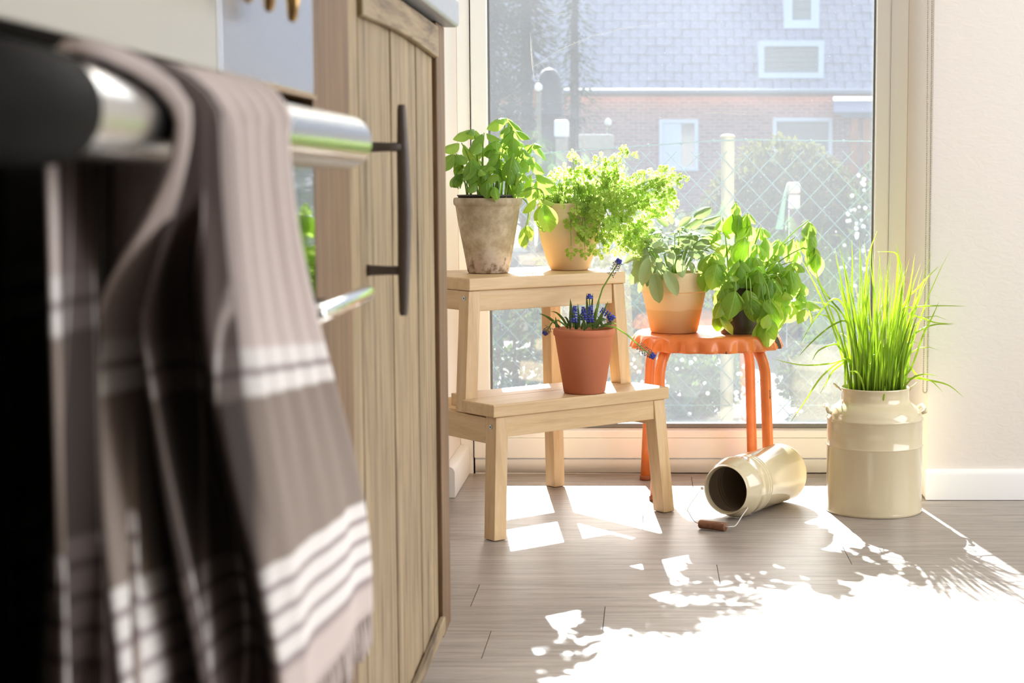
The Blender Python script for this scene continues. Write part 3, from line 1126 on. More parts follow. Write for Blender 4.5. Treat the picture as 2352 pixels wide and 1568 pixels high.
for (px, py, dy, s, az, dr, np_) in nodes1:
    Pn = at(px, py, PB.y + dy)
    base = PB + Vector((max(-0.045, min(0.045, (Pn.x - PB.x) * 0.55 + rg.uniform(-.012, .012))), max(-0.04, min(0.04, dy * 0.7 + rg.uniform(-.015, .015))), 0.152))
    out = Vector((Pn.x - base.x, Pn.y - base.y, 0))
    stem_part(b1, curve_pts(base, Pn, out * -0.25 + Vector((0, 0, 0.01)), 6), 0.0019, 0.0012, M['stem'])
    basil_node(b1, rg, Pn, s * PX * 0.98, BAS, az, dr, np_, 0.55)
    if s > 40:
        basil_node(b1, rg, Pn + Vector((rg.uniform(-.014, .014), rg.uniform(-.02, .02), -rg.uniform(.012, .026))), s * PX * 0.8, BAS, az + 0.8, dr + .2, 1, 0.7)
# shoots that arch out to the right, behind and in front of the parsley pot
for (px, py, dy, s, az, dr, np_) in ((1212, 515, 0.10, 44, 0.4, 0.9, 2), (1205, 530, 0.08, 40, 1.2, 1.0, 1), (1249, 462, -0.02, 58, 1.5, 1.3, 1), (1235, 455, 0.0, 40, 0.2, 0.3, 1)):
    Pn = at(px, py, PB.y + dy)
    base = PB + Vector((0.05, dy * 0.4, 0.153))
    stem_part(b1, curve_pts(base, Pn, Vector((0.035, 0, 0.045)), 8), 0.0017, 0.0012, M['stem'])
    basil_node(b1, rg, Pn, s * PX, BAS, az, dr, np_, 0.4)
for k in range(14):
    a = rg.uniform(0, 6.28)
    r = rg.uniform(0.01, 0.048)
    p0 = PB + Vector((r * math.cos(a), r * math.sin(a), 0.152))
    p1 = p0 + Vector((rg.uniform(-.012, .012), rg.uniform(-.012, .012), rg.uniform(.035, .07)))
    stem_part(b1, curve_pts(p0, p1, (0, 0, 0), 3), 0.0016, 0.0011, M['stem'])
    if k < 6:
        basil_node(b1, rg, p1, 0.016, BAS, a, 0.2, 1)

# ---- parsley in the round clay pot (top tread, right)
PP = Vector((-0.1680, 3.5700, 0.4955))
pa = thing('potted_parsley', 'curly parsley spilling from a rounded pale clay pot beside the weathered pot', 'plant', PP)
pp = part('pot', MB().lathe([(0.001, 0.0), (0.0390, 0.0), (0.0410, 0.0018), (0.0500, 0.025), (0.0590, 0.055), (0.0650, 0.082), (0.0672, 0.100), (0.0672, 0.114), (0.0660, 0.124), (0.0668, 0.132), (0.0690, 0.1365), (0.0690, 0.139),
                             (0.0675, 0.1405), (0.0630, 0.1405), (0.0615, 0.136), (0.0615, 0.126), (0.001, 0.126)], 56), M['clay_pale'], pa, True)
autosmooth(pp, 50)
part('soil', MB().lathe([(0.0612, 0.1262), (0.0608, 0.129), (0.04, 0.132), (0.0001, 0.133)], 30), M['soil'], pa, True)


def frond_mesh(seed, mat):
    rr = random.Random(seed)
    mb = MB()

    def curl_leaflet(c, d, n, s):
        d = Vector(d).normalized()
        x = d.cross(Vector(n)).normalized()
        nn_ = x.cross(d)
        b = len(mb.v)
        K = 9
        mb.v.append(tuple(c))
        for ring, rad in ((1, 0.55), (2, 1.0)):
            for k in range(K):
                a = -2.2 + 4.4 * k / (K - 1)
                lob = 1 - 0.28 * (k % 2 if ring == 2 else 0)
                ruf = (0.34 if ring == 2 else 0.10) * (1 if k % 2 else -1) + rr.uniform(-.16, .16)
                q = Vector(c) + (d * math.cos(a) * 1.05 + x * math.sin(a) * 0.95) * s * rad * lob + nn_ * s * ruf
                mb.v.append(tuple(q))
        for k in range(K - 1):
            mb.f.append((b, b + 1 + k, b + 2 + k))
            mb.f.append((b + 1 + k, b + 1 + K + k, b + 2 + K + k, b + 2 + k))
    # unit frond: base at origin, tip at y=1
    stems = []
    for t, sd_, ln in ((0.15, -1, 0.42), (0.15, 1, 0.42), (0.5, -1, 0.3), (0.5, 1, 0.3), (0.78, 0, 0.12)):
        p = Vector((0, t, 0))
        d = Vector((sd_ * 0.85, 0.55, rr.uniform(-.25, .25))) if sd_ else Vector((0, 1, 0))
        q = p + d.normalized() * ln * rr.uniform(.85, 1.1)
        stems.append((p, q))
        for m_ in range(5 if ln > 0.2 else 3):
            aa = (m_ - (2 if ln > 0.2 else 1)) * 0.62
            dd = Vector((d.x * math.cos(aa) - d.y * math.sin(aa), d.x * math.sin(aa) + d.y * math.cos(aa), d.z))
            curl_leaflet(q + dd * (0.02 + 0.07 * (m_ % 2)) - d * (0.10 if m_ in (0, 4) else 0), dd, (rr.uniform(-.5, .5), rr.uniform(-.5, .3), 1), rr.uniform(0.11, 0.18))
    mb.tube([(0, 0, 0), (0, 0.5, 0.02), (0, 0.85, 0)], [0.022, 0.018, 0.012], 4)
    for p, q in stems[:4]:
        mb.tube([p, q], [0.014, 0.01], 4)
    return mb.mesh('frond', mat, True, weld=False)


FR = [frond_mesh(s_, M['parsley']) for s_ in range(5)]
rg = random.Random(5)
tips = [(1315, 348, .02, 26), (1437, 345, .03, 26), (1405, 368, .02, 44), (1290, 400, 0, 40), (1262, 418, -.01, 40), (1246, 440, 0, 38), (1338, 382, .02, 40), (1378, 395, .0, 44), (1425, 392, .03, 42), (1462, 408, .06, 40),
        (1500, 402, .09, 44), (1540, 392, .10, 40), (1556, 404, .11, 30), (1545, 425, .10, 36), (1530, 455, .10, 40), (1505, 432, .08, 44), (1482, 452, .07, 46), (1460, 472, .05, 46), (1512, 478, .09, 44), (1490, 505, .08, 42),
        (1452, 540, .05, 46), (1470, 520, .06, 44), (1440, 572, .04, 44), (1430, 545, .05, 40), (1335, 530, -.075, 40), (1348, 548, -.08, 40), (1380, 582, -.07, 44), (1312, 590, -.08, 32), (1345, 590, -.08, 30), (1385, 545, -.06, 44),
        (1402, 505, -.05, 46), (1370, 505, -.07, 48), (1340, 475, -.07, 48), (1302, 455, -.06, 44), (1268, 455, -.05, 42), (1320, 432, -.04, 46), (1360, 430, -.05, 48), (1402, 430, -.03, 46), (1432, 442, -.01, 44), (1412, 472, -.05, 48),
        (1438, 500, -.02, 46), (1380, 465, -.07, 48), (1360, 490, -.075, 46), (1395, 560, -.06, 36), (1300, 425, 0, 42), (1330, 405, .03, 40), (1390, 412, .03, 44), (1445, 425, .05, 42), (1350, 455, .0, 44), (1290, 440, .03, 40),
        (1475, 560, .06, 40), (1500, 545, .08, 36), (1525, 500, .1, 36), (1520, 415, .1, 40), (1550, 470, .11, 30), (1280, 470, -.04, 36), (1325, 500, -.075, 40), (1420, 520, -.04, 44), (1455, 455, .02, 46), (1420, 410, .05, 44)]
extra = []
for (px, py, dy, s) in tips:
    for _ in range(2):
        extra.append((px + rg.uniform(-26, 26), py + rg.uniform(-16, 20), dy + rg.uniform(-.03, .03), s * rg.uniform(.6, .9)))
extra = [e for e in extra if not (e[0] < 1300 and e[1] > 470) and not (e[1] > 565 and e[0] < 1400)]
for i, (px, py, dy, s) in enumerate(tips + extra):
    T = at(px, py, PP.y + dy)
    a = math.atan2(T.y - PP.y, T.x - PP.x)
    base = PP + Vector((0.045 * math.cos(a), 0.045 * math.sin(a), 0.134))
    L_ = s * PP.y / F_PX
    hang = T.z < PP.z + 0.14
    d = (T - base).normalized()
    if hang:
        d = (d * 0.6 + Vector((0, 0, -0.7))).normalized()
    else:
        d = (d + Vector((0, 0, 0.25))).normalized()
    fb = T - d * L_ * 0.8
    if i < len(tips):
        up = Vector((0, 0, 0.07 if hang else 0.01))
        st = stem_part(pa, curve_pts(base, fb, up, 6), 0.0013, 0.0009, M['stem'], n=5)
    nrm = Vector((rg.uniform(-.5, .5), -0.9 + rg.uniform(-.3, .3), rg.uniform(.1, .8)))
    put_leaf(rg.choice(FR), pa, fb, d, nrm, L_ * rg.uniform(.9, 1.15), 'frond')

# ---- sage in the sand-coloured collared pot (orange stool, left)
PS = Vector((0.0556, 3.6880, SZ + 0.0003))
sg = thing('potted_sage', 'grey-green sage in a sand-coloured pot with a collar on the orange stool', 'plant', PS)
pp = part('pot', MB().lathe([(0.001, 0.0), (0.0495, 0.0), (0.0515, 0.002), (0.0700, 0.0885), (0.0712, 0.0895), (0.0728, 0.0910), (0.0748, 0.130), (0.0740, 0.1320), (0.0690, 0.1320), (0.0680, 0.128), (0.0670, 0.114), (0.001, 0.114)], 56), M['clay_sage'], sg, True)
autosmooth(pp, 35)
part('soil', MB().lathe([(0.0667, 0.1143), (0.0665, 0.118), (0.04, 0.122), (0.0001, 0.123)], 30), M['soil'], sg, True)
SGM = [leaf_mesh('leaf', M['sage'], 0.44, c, cu, nv=9, belly=0.47, seed=i, wave=0.03, pw=0.5) for i, (c, cu) in enumerate(((0.15, -0.4), (0.3, -0.3), (0.45, -0.6), (0.2, 0.3)))]
rg = random.Random(3)
sage_leaves = [  # base px, tip px, depth of base, depth of tip, width factor
    (1482, 568, 1450, 628, -.06, -.08, 1.15), (1490, 585, 1452, 648, -.07, -.09, .9), (1497, 590, 1474, 648, -.08, -.10, 1.1), (1503, 628, 1512, 692, -.085, -.095, 1.1), (1528, 622, 1556, 673, -.08, -.095, 1.1),
    (1513, 588, 1516, 618, -.08, -.09, 1.2), (1545, 575, 1541, 610, -.08, -.09, 1.25), (1562, 592, 1568, 634, -.08, -.09, 1.2), (1500, 600, 1484, 660, -.06, -.07, .9), (1520, 600, 1515, 645, -.07, -.08, 1.1),
    (1478, 620, 1468, 672, -.05, -.05, .6), (1590, 572, 1622, 550, -.05, -.06, 1.3), (1580, 580, 1608, 588, -.06, -.07, 1.2), (1560, 570, 1592, 552, -.06, -.07, 1.3), (1535, 570, 1505, 560, -.05, -.08, 1.2),
    (1594, 500, 1633, 466, .02, .03, 1.05), (1585, 525, 1612, 498, .01, .02, 1.1), (1610, 512, 1655, 493, .03, .05, .7), (1618, 525, 1657, 515, .03, .05, 1.1), (1610, 545, 1660, 535, .02, .04, .8), (1620, 560, 1662, 558, .01, .02, 1.0),
    (1500, 515, 1470, 505, .05, .07, 1.2), (1505, 530, 1462, 540, .03, .05, 1.1), (1535, 520, 1512, 500, .02, .02, 1.2), (1545, 515, 1540, 492, .03, .03, 1.2), (1560, 520, 1585, 498, .02, .02, 1.2), (1575, 530, 1590, 505, .04, .05, 1.1),
    (1520, 545, 1488, 532, .0, -.01, 1.2), (1530, 560, 1502, 575, -.03, -.05, 1.2), (1550, 545, 1580, 535, 0, -.01, 1.2), (1570, 555, 1600, 545, -.03, -.05, 1.2), (1475, 560, 1437, 575, 0, .02, 1.1), (1480, 580, 1432, 598, .02, .03, .9),
    (1600, 575, 1628, 600, -.04, -.05, 1.1), (1615, 590, 1640, 615, -.03, -.03, 1.0), (1505, 560, 1478, 572, .02, .0, 1.1), (1540, 600, 1532, 628, -.07, -.08, 1.1), (1585, 600, 1600, 622, -.06, -.07, 1.2)]
for (x0, y0, x1, y1, d0, d1, wf) in sage_leaves:
    A, B = at(x0, y0, PS.y + d0), at(x1, y1, PS.y + d1)
    d = B - A
    n = Vector((rg.uniform(-.35, .35), -0.85, 0.5 + rg.uniform(-.3, .3)))
    put_leaf(rg.choice(SGM), sg, A, d, n, d.length * 1.06, 'leaf', wf)
for k in range(60):
    a = rg.uniform(0, 2 * math.pi)
    r = 0.05 * math.sqrt(rg.random())
    p0 = PS + Vector((0.5 * r * math.cos(a), 0.5 * r * math.sin(a), 0.121))
    p1 = PS + Vector((1.5 * r * math.cos(a) + rg.uniform(-.01, .01), 1.4 * r * math.sin(a), 0.168 + rg.uniform(.0, .055)))
    if k < 34:
        stem_part(sg, curve_pts(p0, p1, Vector((0, 0, .01)), 4), 0.0013, 0.001, M['stem'], n=5)
    for q in range(2):
        a2 = a + rg.uniform(-.9, .9)
        el = rg.uniform(-0.1, 0.8)
        d = Vector((math.cos(a2) * math.cos(el), math.sin(a2) * math.cos(el), math.sin(el)))
        n = Vector((-math.cos(a2) * math.sin(el), -math.sin(a2) * math.sin(el), math.cos(el)))
        put_leaf(rg.choice(SGM), sg, p1 + d * 0.003, d, n, rg.uniform(.022, .038), 'leaf', rg.uniform(.9, 1.3))

# ---- big basil in the dark plastic pot (orange stool, right)
PD = Vector((0.2000, 3.6690, SZ + 0.0003))
b2 = thing('potted_basil', 'large straggling basil in a dark plastic nursery pot on the orange stool', 'plant', PD)
pp = part('pot', MB().lathe([(0.001, 0.003), (0.040, 0.003), (0.041, 0.0), (0.0430, 0.0), (0.0436, 0.003), (0.0432, 0.0055), (0.0438, 0.008), (0.0472, 0.085), (0.0482, 0.0862), (0.0484, 0.097), (0.0498, 0.098), (0.0502, 0.107), (0.0495, 0.108),
                             (0.0480, 0.108), (0.0470, 0.100), (0.001, 0.100)], 48), M['plastic'], b2, True)
autosmooth(pp, 35)
part('soil', MB().lathe([(0.0466, 0.1003), (0.0460, 0.103), (0.0001, 0.106)], 24), M['soil'], b2, True)
rg = random.Random(21)
nodes2 = [
    (1690, 462, -.01, 46, 0.3, 1.0, 2), (1682, 492, -.02, 54, 1.3, 1.2, 1), (1716, 488, -.03, 44, 0.8, .9, 2), (1660, 500, .03, 46, .2, .9, 1), (1712, 545, -.05, 66, 1.4, 1.25, 1), (1748, 520, .02, 52, .2, .8, 2), (1738, 560, -.02, 46, .6, .6, 2),
    (1788, 548, .03, 56, .1, .7, 2), (1858, 505, .02, 62, .05, 1.0, 2), (1868, 560, .0, 52, 1.0, 1.2, 1), (1825, 545, .04, 46, .3, 1.0, 1), (1822, 600, -.02, 52, .4, .7, 2), (1815, 620, -.05, 56, 1.4, 1.1, 1), (1640, 578, -.05, 54, .4, .8, 2), (1622, 590, -.03, 48, .8, 1.1, 1),
    (1648, 605, -.07, 58, 1.5, 1.15, 1), (1700, 595, -.06, 46, .7, .7, 2), (1700, 610, -.08, 44, 1.2, 1.0, 1), (1682, 625, -.06, 50, .2, .7, 2), (1735, 590, -.04, 52, .1, .4, 2), (1742, 620, -.06, 50, .3, .6, 2), (1770, 635, -.06, 50, 1.2, 1.0, 2), (1785, 600, -.01, 50, .3, .6, 2),
    (1795, 630, -.03, 52, .2, .6, 2), (1835, 645, -.01, 42, .3, .8, 2), (1658, 660, -.06, 46, .2, .8, 2), (1650, 690, -.06, 48, 1.0, 1.2, 2), (1690, 668, -.09, 62, 1.5, 1.15, 1), (1715, 665, -.085, 54, 1.2, 1.0, 1), (1725, 685, -.09, 52, 2.0, 1.2, 1), (1662, 710, -.07, 50, 1.3, 1.3, 1),
    (1752, 690, -.085, 46, .5, .8, 2), (1768, 690, -.09, 72, 1.2, 1.0, 1), (1760, 725, -.09, 68, 1.45, 1.3, 1), (1800, 668, -.05, 44, .2, .6, 2), (1832, 680, -.01, 44, .1, .4, 2), (1850, 690, .0, 38, .0, .3, 1), (1805, 690, -.03, 40, .4, .8, 1), (1665, 640, -.05, 44, .4, .5, 2), (1760, 580, .03, 46, .4, .6, 2),
    (1700, 560, .03, 46, .4, .7, 2), (1675, 560, .03, 42, .6, .6, 2), (1720, 640, -.03, 46, .3, .5, 2), (1770, 665, -.06, 42, .8, .7, 1)]
PX2 = PD.y / F_PX
for (px, py, dy, s, az, dr, np_) in nodes2:
    Pn = at(px, py, PD.y + dy)
    base = PD + Vector((max(-0.035, min(0.035, (Pn.x - PD.x) * 0.4 + rg.uniform(-.01, .01))), max(-0.035, min(0.035, dy * 0.5 + rg.uniform(-.01, .01))), 0.104))
    out = Vector((Pn.x - base.x, Pn.y - base.y, 0))
    bend = out * -0.2 + Vector((0, 0, 0.012))
    if Pn.z < PD.z + 0.1:
        bend = out * 0.25 + Vector((0, 0, 0.06))
    stem_part(b2, curve_pts(base, Pn, bend, 7), 0.0021, 0.0012, M['stem'])
    if az > 1.19 and np_ == 1:
        # one big blade hanging towards the room, its mate behind it
        d = Vector((rg.uniform(-.3, .3), -0.35, -1 if dr > 1.1 else -0.8))
        put_leaf(rg.choice(BAS2), b2, Pn, d, Vector((rg.uniform(-.3, .3), -1, .35)), s * PX2 * 1.05)
        d = Vector((rg.uniform(-.6, .6), .7, -.5))
        put_leaf(rg.choice(BAS2), b2, Pn, d, Vector((0, .5, .8)), s * PX2 * .9)
    else:
        basil_node(b2, rg, Pn, s * PX2 * 1.0, BAS2, az, dr, np_, 0.5)
        basil_node(b2, rg, Pn + Vector((rg.uniform(-.016, .016), rg.uniform(-.02, .02), -rg.uniform(.012, .028))), s * PX2 * 0.9, BAS2, az + 0.8, dr + .2, 1, 0.7)

# ---- grape hyacinths in the terracotta pot (lower tread)
PM = Vector((-0.1305, 3.3700, ZL + 0.0006))
PM = Vector((-0.1290, 3.3550, ZL + 0.0006))
gh = thing('potted_grape_hyacinth', 'blue grape hyacinths in an orange terracotta pot on the lower tread', 'plant', PM)
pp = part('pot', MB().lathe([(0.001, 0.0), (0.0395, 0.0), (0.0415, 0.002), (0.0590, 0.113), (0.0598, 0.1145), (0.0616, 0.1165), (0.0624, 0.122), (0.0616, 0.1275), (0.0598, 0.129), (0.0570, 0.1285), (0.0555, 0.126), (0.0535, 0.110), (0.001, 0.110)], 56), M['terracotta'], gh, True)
autosmooth(pp, 50)
part('soil', MB().lathe([(0.0532, 0.1103), (0.0528, 0.114), (0.0001, 0.118)], 28), M['soil'], gh, True)
rg = random.Random(9)


def blade(root, pts, w0, mat, name='leaf'):
    """narrow channelled leaf along points"""
    pts = [Vector(p) - root.location for p in pts]
    mb = MB()
    n = len(pts) - 1
    side0 = (pts[-1] - pts[0]).cross(Vector((0.2, 1, 0.1))).normalized()
    rows = []
    for i, p in enumerate(pts):
        t = i / n
        w = w0 * (1 - t ** 3) * (0.75 + 0.25 * math.sin(math.pi * min(1, t * 1.6))) + 0.0002
        tg = (pts[min(i + 1, n)] - pts[max(i - 1, 0)]).normalized()
        nr = side0.cross(tg).normalized()
        rows.append([p - side0 * w + nr * w * 0.4, p, p + side0 * w + nr * w * 0.4])
    mb.grid(lambda u, v: rows[round(v * n)][round(u * 2)], 2, n)
    o = part(name, mb, mat, root, True)
    return o


for (x0, y0, x1, y1, dy, dyt, bend, w) in (
        (1310, 748, 1310, 685, .0, .0, (0, 0, 0), .0030), (1318, 748, 1311, 690, .02, .03, (0, 0, 0), .003), (1330, 748, 1327, 697, .0, .0, (0, 0, 0), .003), (1350, 745, 1347, 673, .02, .03, (0, 0, 0), .0036), (1355, 745, 1362, 673, .02, .02, (0, 0, 0), .0032),
        (1360, 746, 1378, 683, .02, .03, (0, 0, 0), .004), (1368, 748, 1397, 692, .0, .0, (0, 0, 0), .0036), (1325, 752, 1311, 709, -.03, -.04, (0, 0, 0), .0036), (1285, 748, 1237, 720, .0, .0, (0, 0, .005), .0028), (1305, 750, 1265, 716, .01, .02, (0, 0, .01), .0026),
        (1278, 748, 1276, 727, -.01, -.01, (0, 0, 0), .0026), (1310, 752, 1293, 730, .0, .01, (0, 0, .01), .0022), (1335, 752, 1343, 738, -.045, -.05, (0, 0, .004), .0026), (1340, 754, 1365, 744, -.045, -.055, (0, 0, .004), .003), (1360, 752, 1390, 732, -.04, -.05, (0, 0, .008), .0036),
        (1375, 750, 1418, 743, -.03, -.03, (0, 0, .004), .0026), (1368, 750, 1400, 738, .01, .02, (0, 0, .01), .003), (1345, 750, 1336, 722, -.03, -.03, (0, 0, 0), .003), (1370, 748, 1386, 712, .01, .01, (0, 0, 0), .0032), (1322, 752, 1335, 718, -.03, -.035, (0, 0, 0), .0034),
        (1385, 748, 1372, 725, .0, .0, (0, 0, 0), .003), (1300, 748, 1322, 730, .02, .02, (0, 0, 0.004), .0026)):
    A, B = at(x0, y0 + 4, PM.y + dy), at(x1, y1, PM.y + dyt)
    blade(gh, curve_pts(A, B, Vector(bend) * 2, 8), w, M['muscari_leaf'])

FLB = MB()
FLB.lathe([(0.0006, -0.001), (0.0018, 0.0), (0.0024, 0.0018), (0.0021, 0.0034), (0.0013, 0.0042), (0.0015, 0.0048), (0.0006, 0.0044)], 7)
FLORET = FLB.mesh('floret', M['floret'], True)
FLORET_D = FLB.mesh('floret', M['floret_dry'], True)
DRY = MB()
DRY.tube([(0, 0, 0), (0, 0.0003, 0.004), (0, 0.0015, 0.0058)], [0.0003, 0.0003, 0.0003], 4)
DRY.ball((0, 0.0018, 0.0064), 0.0012, 6, 4)
DRIED = DRY.mesh('floret', M['floret_dry'], True)


def spike(root, pts, fresh_from, dry_to, r=0.0055, rows=11, taper=True):
    """flower spike at the end of a stalk that follows pts; fresh_from..1 carries blue bells"""
    st = stem_part(root, pts, 0.0019, 0.0013, M['stem'], 'stalk', 7)
    n = len(pts) - 1
    def pos(t):
        q = t * n
        i = min(int(q), n - 1)
        return Vector(pts[i]).lerp(Vector(pts[i + 1]), q - i), (Vector(pts[i + 1]) - Vector(pts[i])).normalized()
    for j in range(rows):
        t = dry_to + (1 - dry_to) * j / (rows - 1)
        p, tg = pos(min(t, 0.999))
        fresh = t >= fresh_from
        k_n = 7 if fresh else 5
        if fresh and taper:
            q = (t - fresh_from) / max(1e-6, 1 - fresh_from)
            rr = r * (1.05 - 0.75 * q)
            k_n = max(3, int(7 - 4 * q))
        else:
            rr = r * 0.9
        x = tg.cross(Vector((0.3, 1, 0.2))).normalized()
        y = tg.cross(x)
        for k in range(k_n):
            a = 2 * math.pi * (k + 0.5 * (j % 2)) / k_n + rg.uniform(-.15, .15)
            o_ = x * math.cos(a) + y * math.sin(a)
            d = (o_ + tg * (0.5 * (t - fresh_from) / max(.01, 1 - fresh_from) - 0.35 if fresh else 0.15)).normalized()
            me = FLORET if fresh else DRIED
            o = bpy.data.objects.new('floret', me)
            COL.objects.link(o)
            o.parent = st
            q_ = Vector((0, 0, 1)).rotation_difference(d)
            sc_ = (1.0 - 0.35 * ((t - fresh_from) / max(.01, 1 - fresh_from)) if fresh else rg.uniform(.7, 1.1))
            o.matrix_basis = Matrix.Translation(p - root.location + o_ * (rr * 0.45 if fresh else 0.0012)) @ q_.to_matrix().to_4x4() @ Matrix.Scale(sc_ * 1.05, 4)
    return st


Y0 = PM.y
spike(gh, [at(1318, 752, Y0 - .03), at(1319, 735, Y0 - .03), at(1320, 715, Y0 - .03), at(1320, 704, Y0 - .03)], 0.30, 0.30, 0.0065, 8)
spike(gh, [at(1340, 752, Y0), at(1341, 735, Y0), at(1341, 718, Y0), at(1340, 706, Y0)], 0.40, 0.40, 0.0055, 7)
spike(gh, [at(1356, 752, Y0 - .03), at(1356, 735, Y0 - .03), at(1356, 715, Y0 - .03), at(1356, 703, Y0 - .03)], 0.30, 0.30, 0.0068, 8)
spike(gh, [at(1355, 748, Y0 + .02), at(1355, 715, Y0 + .02), at(1354, 690, Y0 + .02), at(1354, 676, Y0 + .02)], 0.84, 0.84, 0.005, 3)
spike(gh, [at(1366, 748, Y0), at(1372, 700, Y0), at(1384, 662, Y0 - .01), at(1402, 632, Y0 - .02), at(1415, 612, Y0 - .02), at(1423, 596, Y0 - .02)], 0.90, 0.60, 0.0055, 16, False)
spike(gh, [at(1388, 748, Y0 - .03), at(1415, 752, Y0 - .05), at(1440, 768, Y0 - .06), at(1462, 788, Y0 - .06), at(1485, 808, Y0 - .06), at(1503, 820, Y0 - .06)], 0.90, 0.62, 0.0055, 16, False)
spike(gh, [at(1392, 745, Y0 - .02), at(1408, 735, Y0 - .03), at(1402, 726, Y0 - .03), at(1382, 712, Y0 - .03)], 0.45, 0.0, 0.0075, 12, False)
spike(gh, [at(1300, 748, Y0), at(1282, 735, Y0), at(1268, 740, Y0), at(1258, 757, Y0), at(1250, 767, Y0)], 0.88, 0.66, 0.0045, 9, False)

# ------------------------------------------------------------------ tall enamel can with chives
PC = Vector((0.4690, 3.4600, 0.0))
PC.y = 3.464
can = thing('chive_can', 'tall cream enamel milk can planted with long chives, standing by the window corner', 'planter', PC)
prof = [(0.001, 0.002), (0.0960, 0.002), (0.0985, 0.0005), (0.1000, 0.002), (0.0995, 0.006), (0.0985, 0.010), (0.0985, 0.136), (0.0992, 0.1375), (0.1000, 0.139), (0.0992, 0.1405), (0.0985, 0.142), (0.0985, 0.190),
        (0.0998, 0.1925), (0.1006, 0.1945), (0.0998, 0.1965), (0.0975, 0.199), (0.0960, 0.2045), (0.0915, 0.2125), (0.0845, 0.2195), (0.0765, 0.225), (0.0720, 0.229), (0.0702, 0.2335), (0.0700, 0.254), (0.0712, 0.2555), (0.0712, 0.2575), (0.0700, 0.2585),
        (0.0685, 0.2575), (0.0682, 0.248), (0.001, 0.248)]
pp = part('body', MB().lathe(prof, 72), M['cream'], can, True)
autosmooth(pp, 60)
part('soil', MB().lathe([(0.0678, 0.2482), (0.0675, 0.2505), (0.0001, 0.2535)], 30), M['soil'], can, True)
for sgn in (-1, 1):
    a = math.radians(4 if sgn > 0 else 176)
    c = Vector((math.cos(a), math.sin(a), 0))
    ear = MB().tube([c * 0.0715 + Vector((0, 0.012, 0.253)), c * 0.079 + Vector((0, 0.012, 0.256)), c * 0.084 + Vector((0, 0.006, 0.262)), c * 0.086 + Vector((0, -0.003, 0.266)), c * 0.082 + Vector((0, -0.010, 0.263)), c * 0.076 + Vector((0, -0.012, 0.257)), c * 0.0715 + Vector((0, -0.012, 0.252))], 0.0016, 8)
    part('ear_loop', ear, M['cream'], can, True)
    hd = MB().tube([c * 0.0935 + Vector((0, -0.034, 0.208)), c * 0.100 + Vector((0, -0.038, 0.2105)), c * 0.1015 + Vector((0, -0.024, 0.216)), c * 0.0985 + Vector((0, 0.0, 0.220)), c * 0.1015 + Vector((0, 0.024, 0.216)), c * 0.0935 + Vector((0, 0.034, 0.208))], 0.0038, 8)
    part('side_handle', hd, M['cream'], can, True)
rg = random.Random(31)


def chive(pts, r):
    k = len(pts) - 1
    mb = MB().tube([Vector(p) - PC for p in pts], [r * (1 - 0.15 * (i / k) - 0.82 * max(0, (i / k - 0.55) / 0.45) ** 1.6) for i in range(k + 1)], 5)
    return part('blade', mb, M['chive'], can, True, weld=False)


long_px = [
    [(1965, 860), (1950, 825), (1905, 835), (1840, 838), (1772, 823)], [(1960, 830), (1945, 720), (1915, 686), (1870, 735), (1838, 790)], [(1965, 840), (1950, 745), (1915, 745), (1865, 785), (1833, 820)],
    [(1962, 850), (1945, 740), (1905, 685), (1880, 645), (1871, 590)], [(2060, 850), (2070, 720), (2100, 706), (2150, 702), (2222, 703)], [(2060, 850), (2075, 730), (2110, 728), (2150, 741), (2194, 743)],
    [(2060, 880), (2095, 868), (2140, 874), (2180, 885), (2213, 912)], [(2030, 885), (2030, 878), (2032, 900), (2027, 935), (2032, 980)], [(1968, 870), (1945, 825), (1890, 862), (1850, 920), (1812, 975)],
    [(1966, 870), (1950, 830), (1915, 850), (1900, 875), (1883, 905)], [(2055, 850), (2075, 705), (2110, 660), (2135, 632), (2158, 610)], [(2060, 870), (2090, 850), (2120, 770), (2140, 730), (2158, 690)], [(2060, 860), (2090, 780), (2120, 755), (2150, 745), (2190, 745)],
    [(1960, 860), (1935, 760), (1925, 720), (1905, 700), (1862, 692)], [(2065, 870), (2085, 840), (2110, 865), (2140, 875), (2165, 900)], [(1970, 850), (1930, 800), (1915, 790), (1880, 805), (1865, 830)], [(2050, 850), (2060, 640), (2063, 600), (2055, 580), (2015, 578)],
    [(1990, 860), (1985, 700), (1990, 620), (2000, 570), (2015, 530)], [(1990, 860), (1960, 700), (1957, 650), (1958, 600), (1956, 548)], [(2040, 860), (2060, 680), (2070, 630), (2065, 590), (2058, 560)]]
for pl in long_px:
    dy = rg.uniform(-.045, .02)
    P3 = []
    for i, (px, py) in enumerate(pl):
        P3.append(at(px, py, PC.y + dy * (0.4 + 0.4 * i / 4) - (0.068 if (pl[0][0] == 2030 and i > 1) else 0)))
    # smooth
    sm = []
    for i in range(len(P3) - 1):
        p_1, p0, p1, p2 = P3[max(i - 1, 0)], P3[i], P3[i + 1], P3[min(i + 2, len(P3) - 1)]
        for q in range(4):
            t = q / 4
            sm.append(0.5 * ((2 * p0) + (p1 - p_1) * t + (2 * p_1 - 5 * p0 + 4 * p1 - p2) * t * t + (3 * p0 - 3 * p1 + p2 - p_1) * t ** 3))
    sm.append(P3[-1])
    chive(sm, 0.0021)
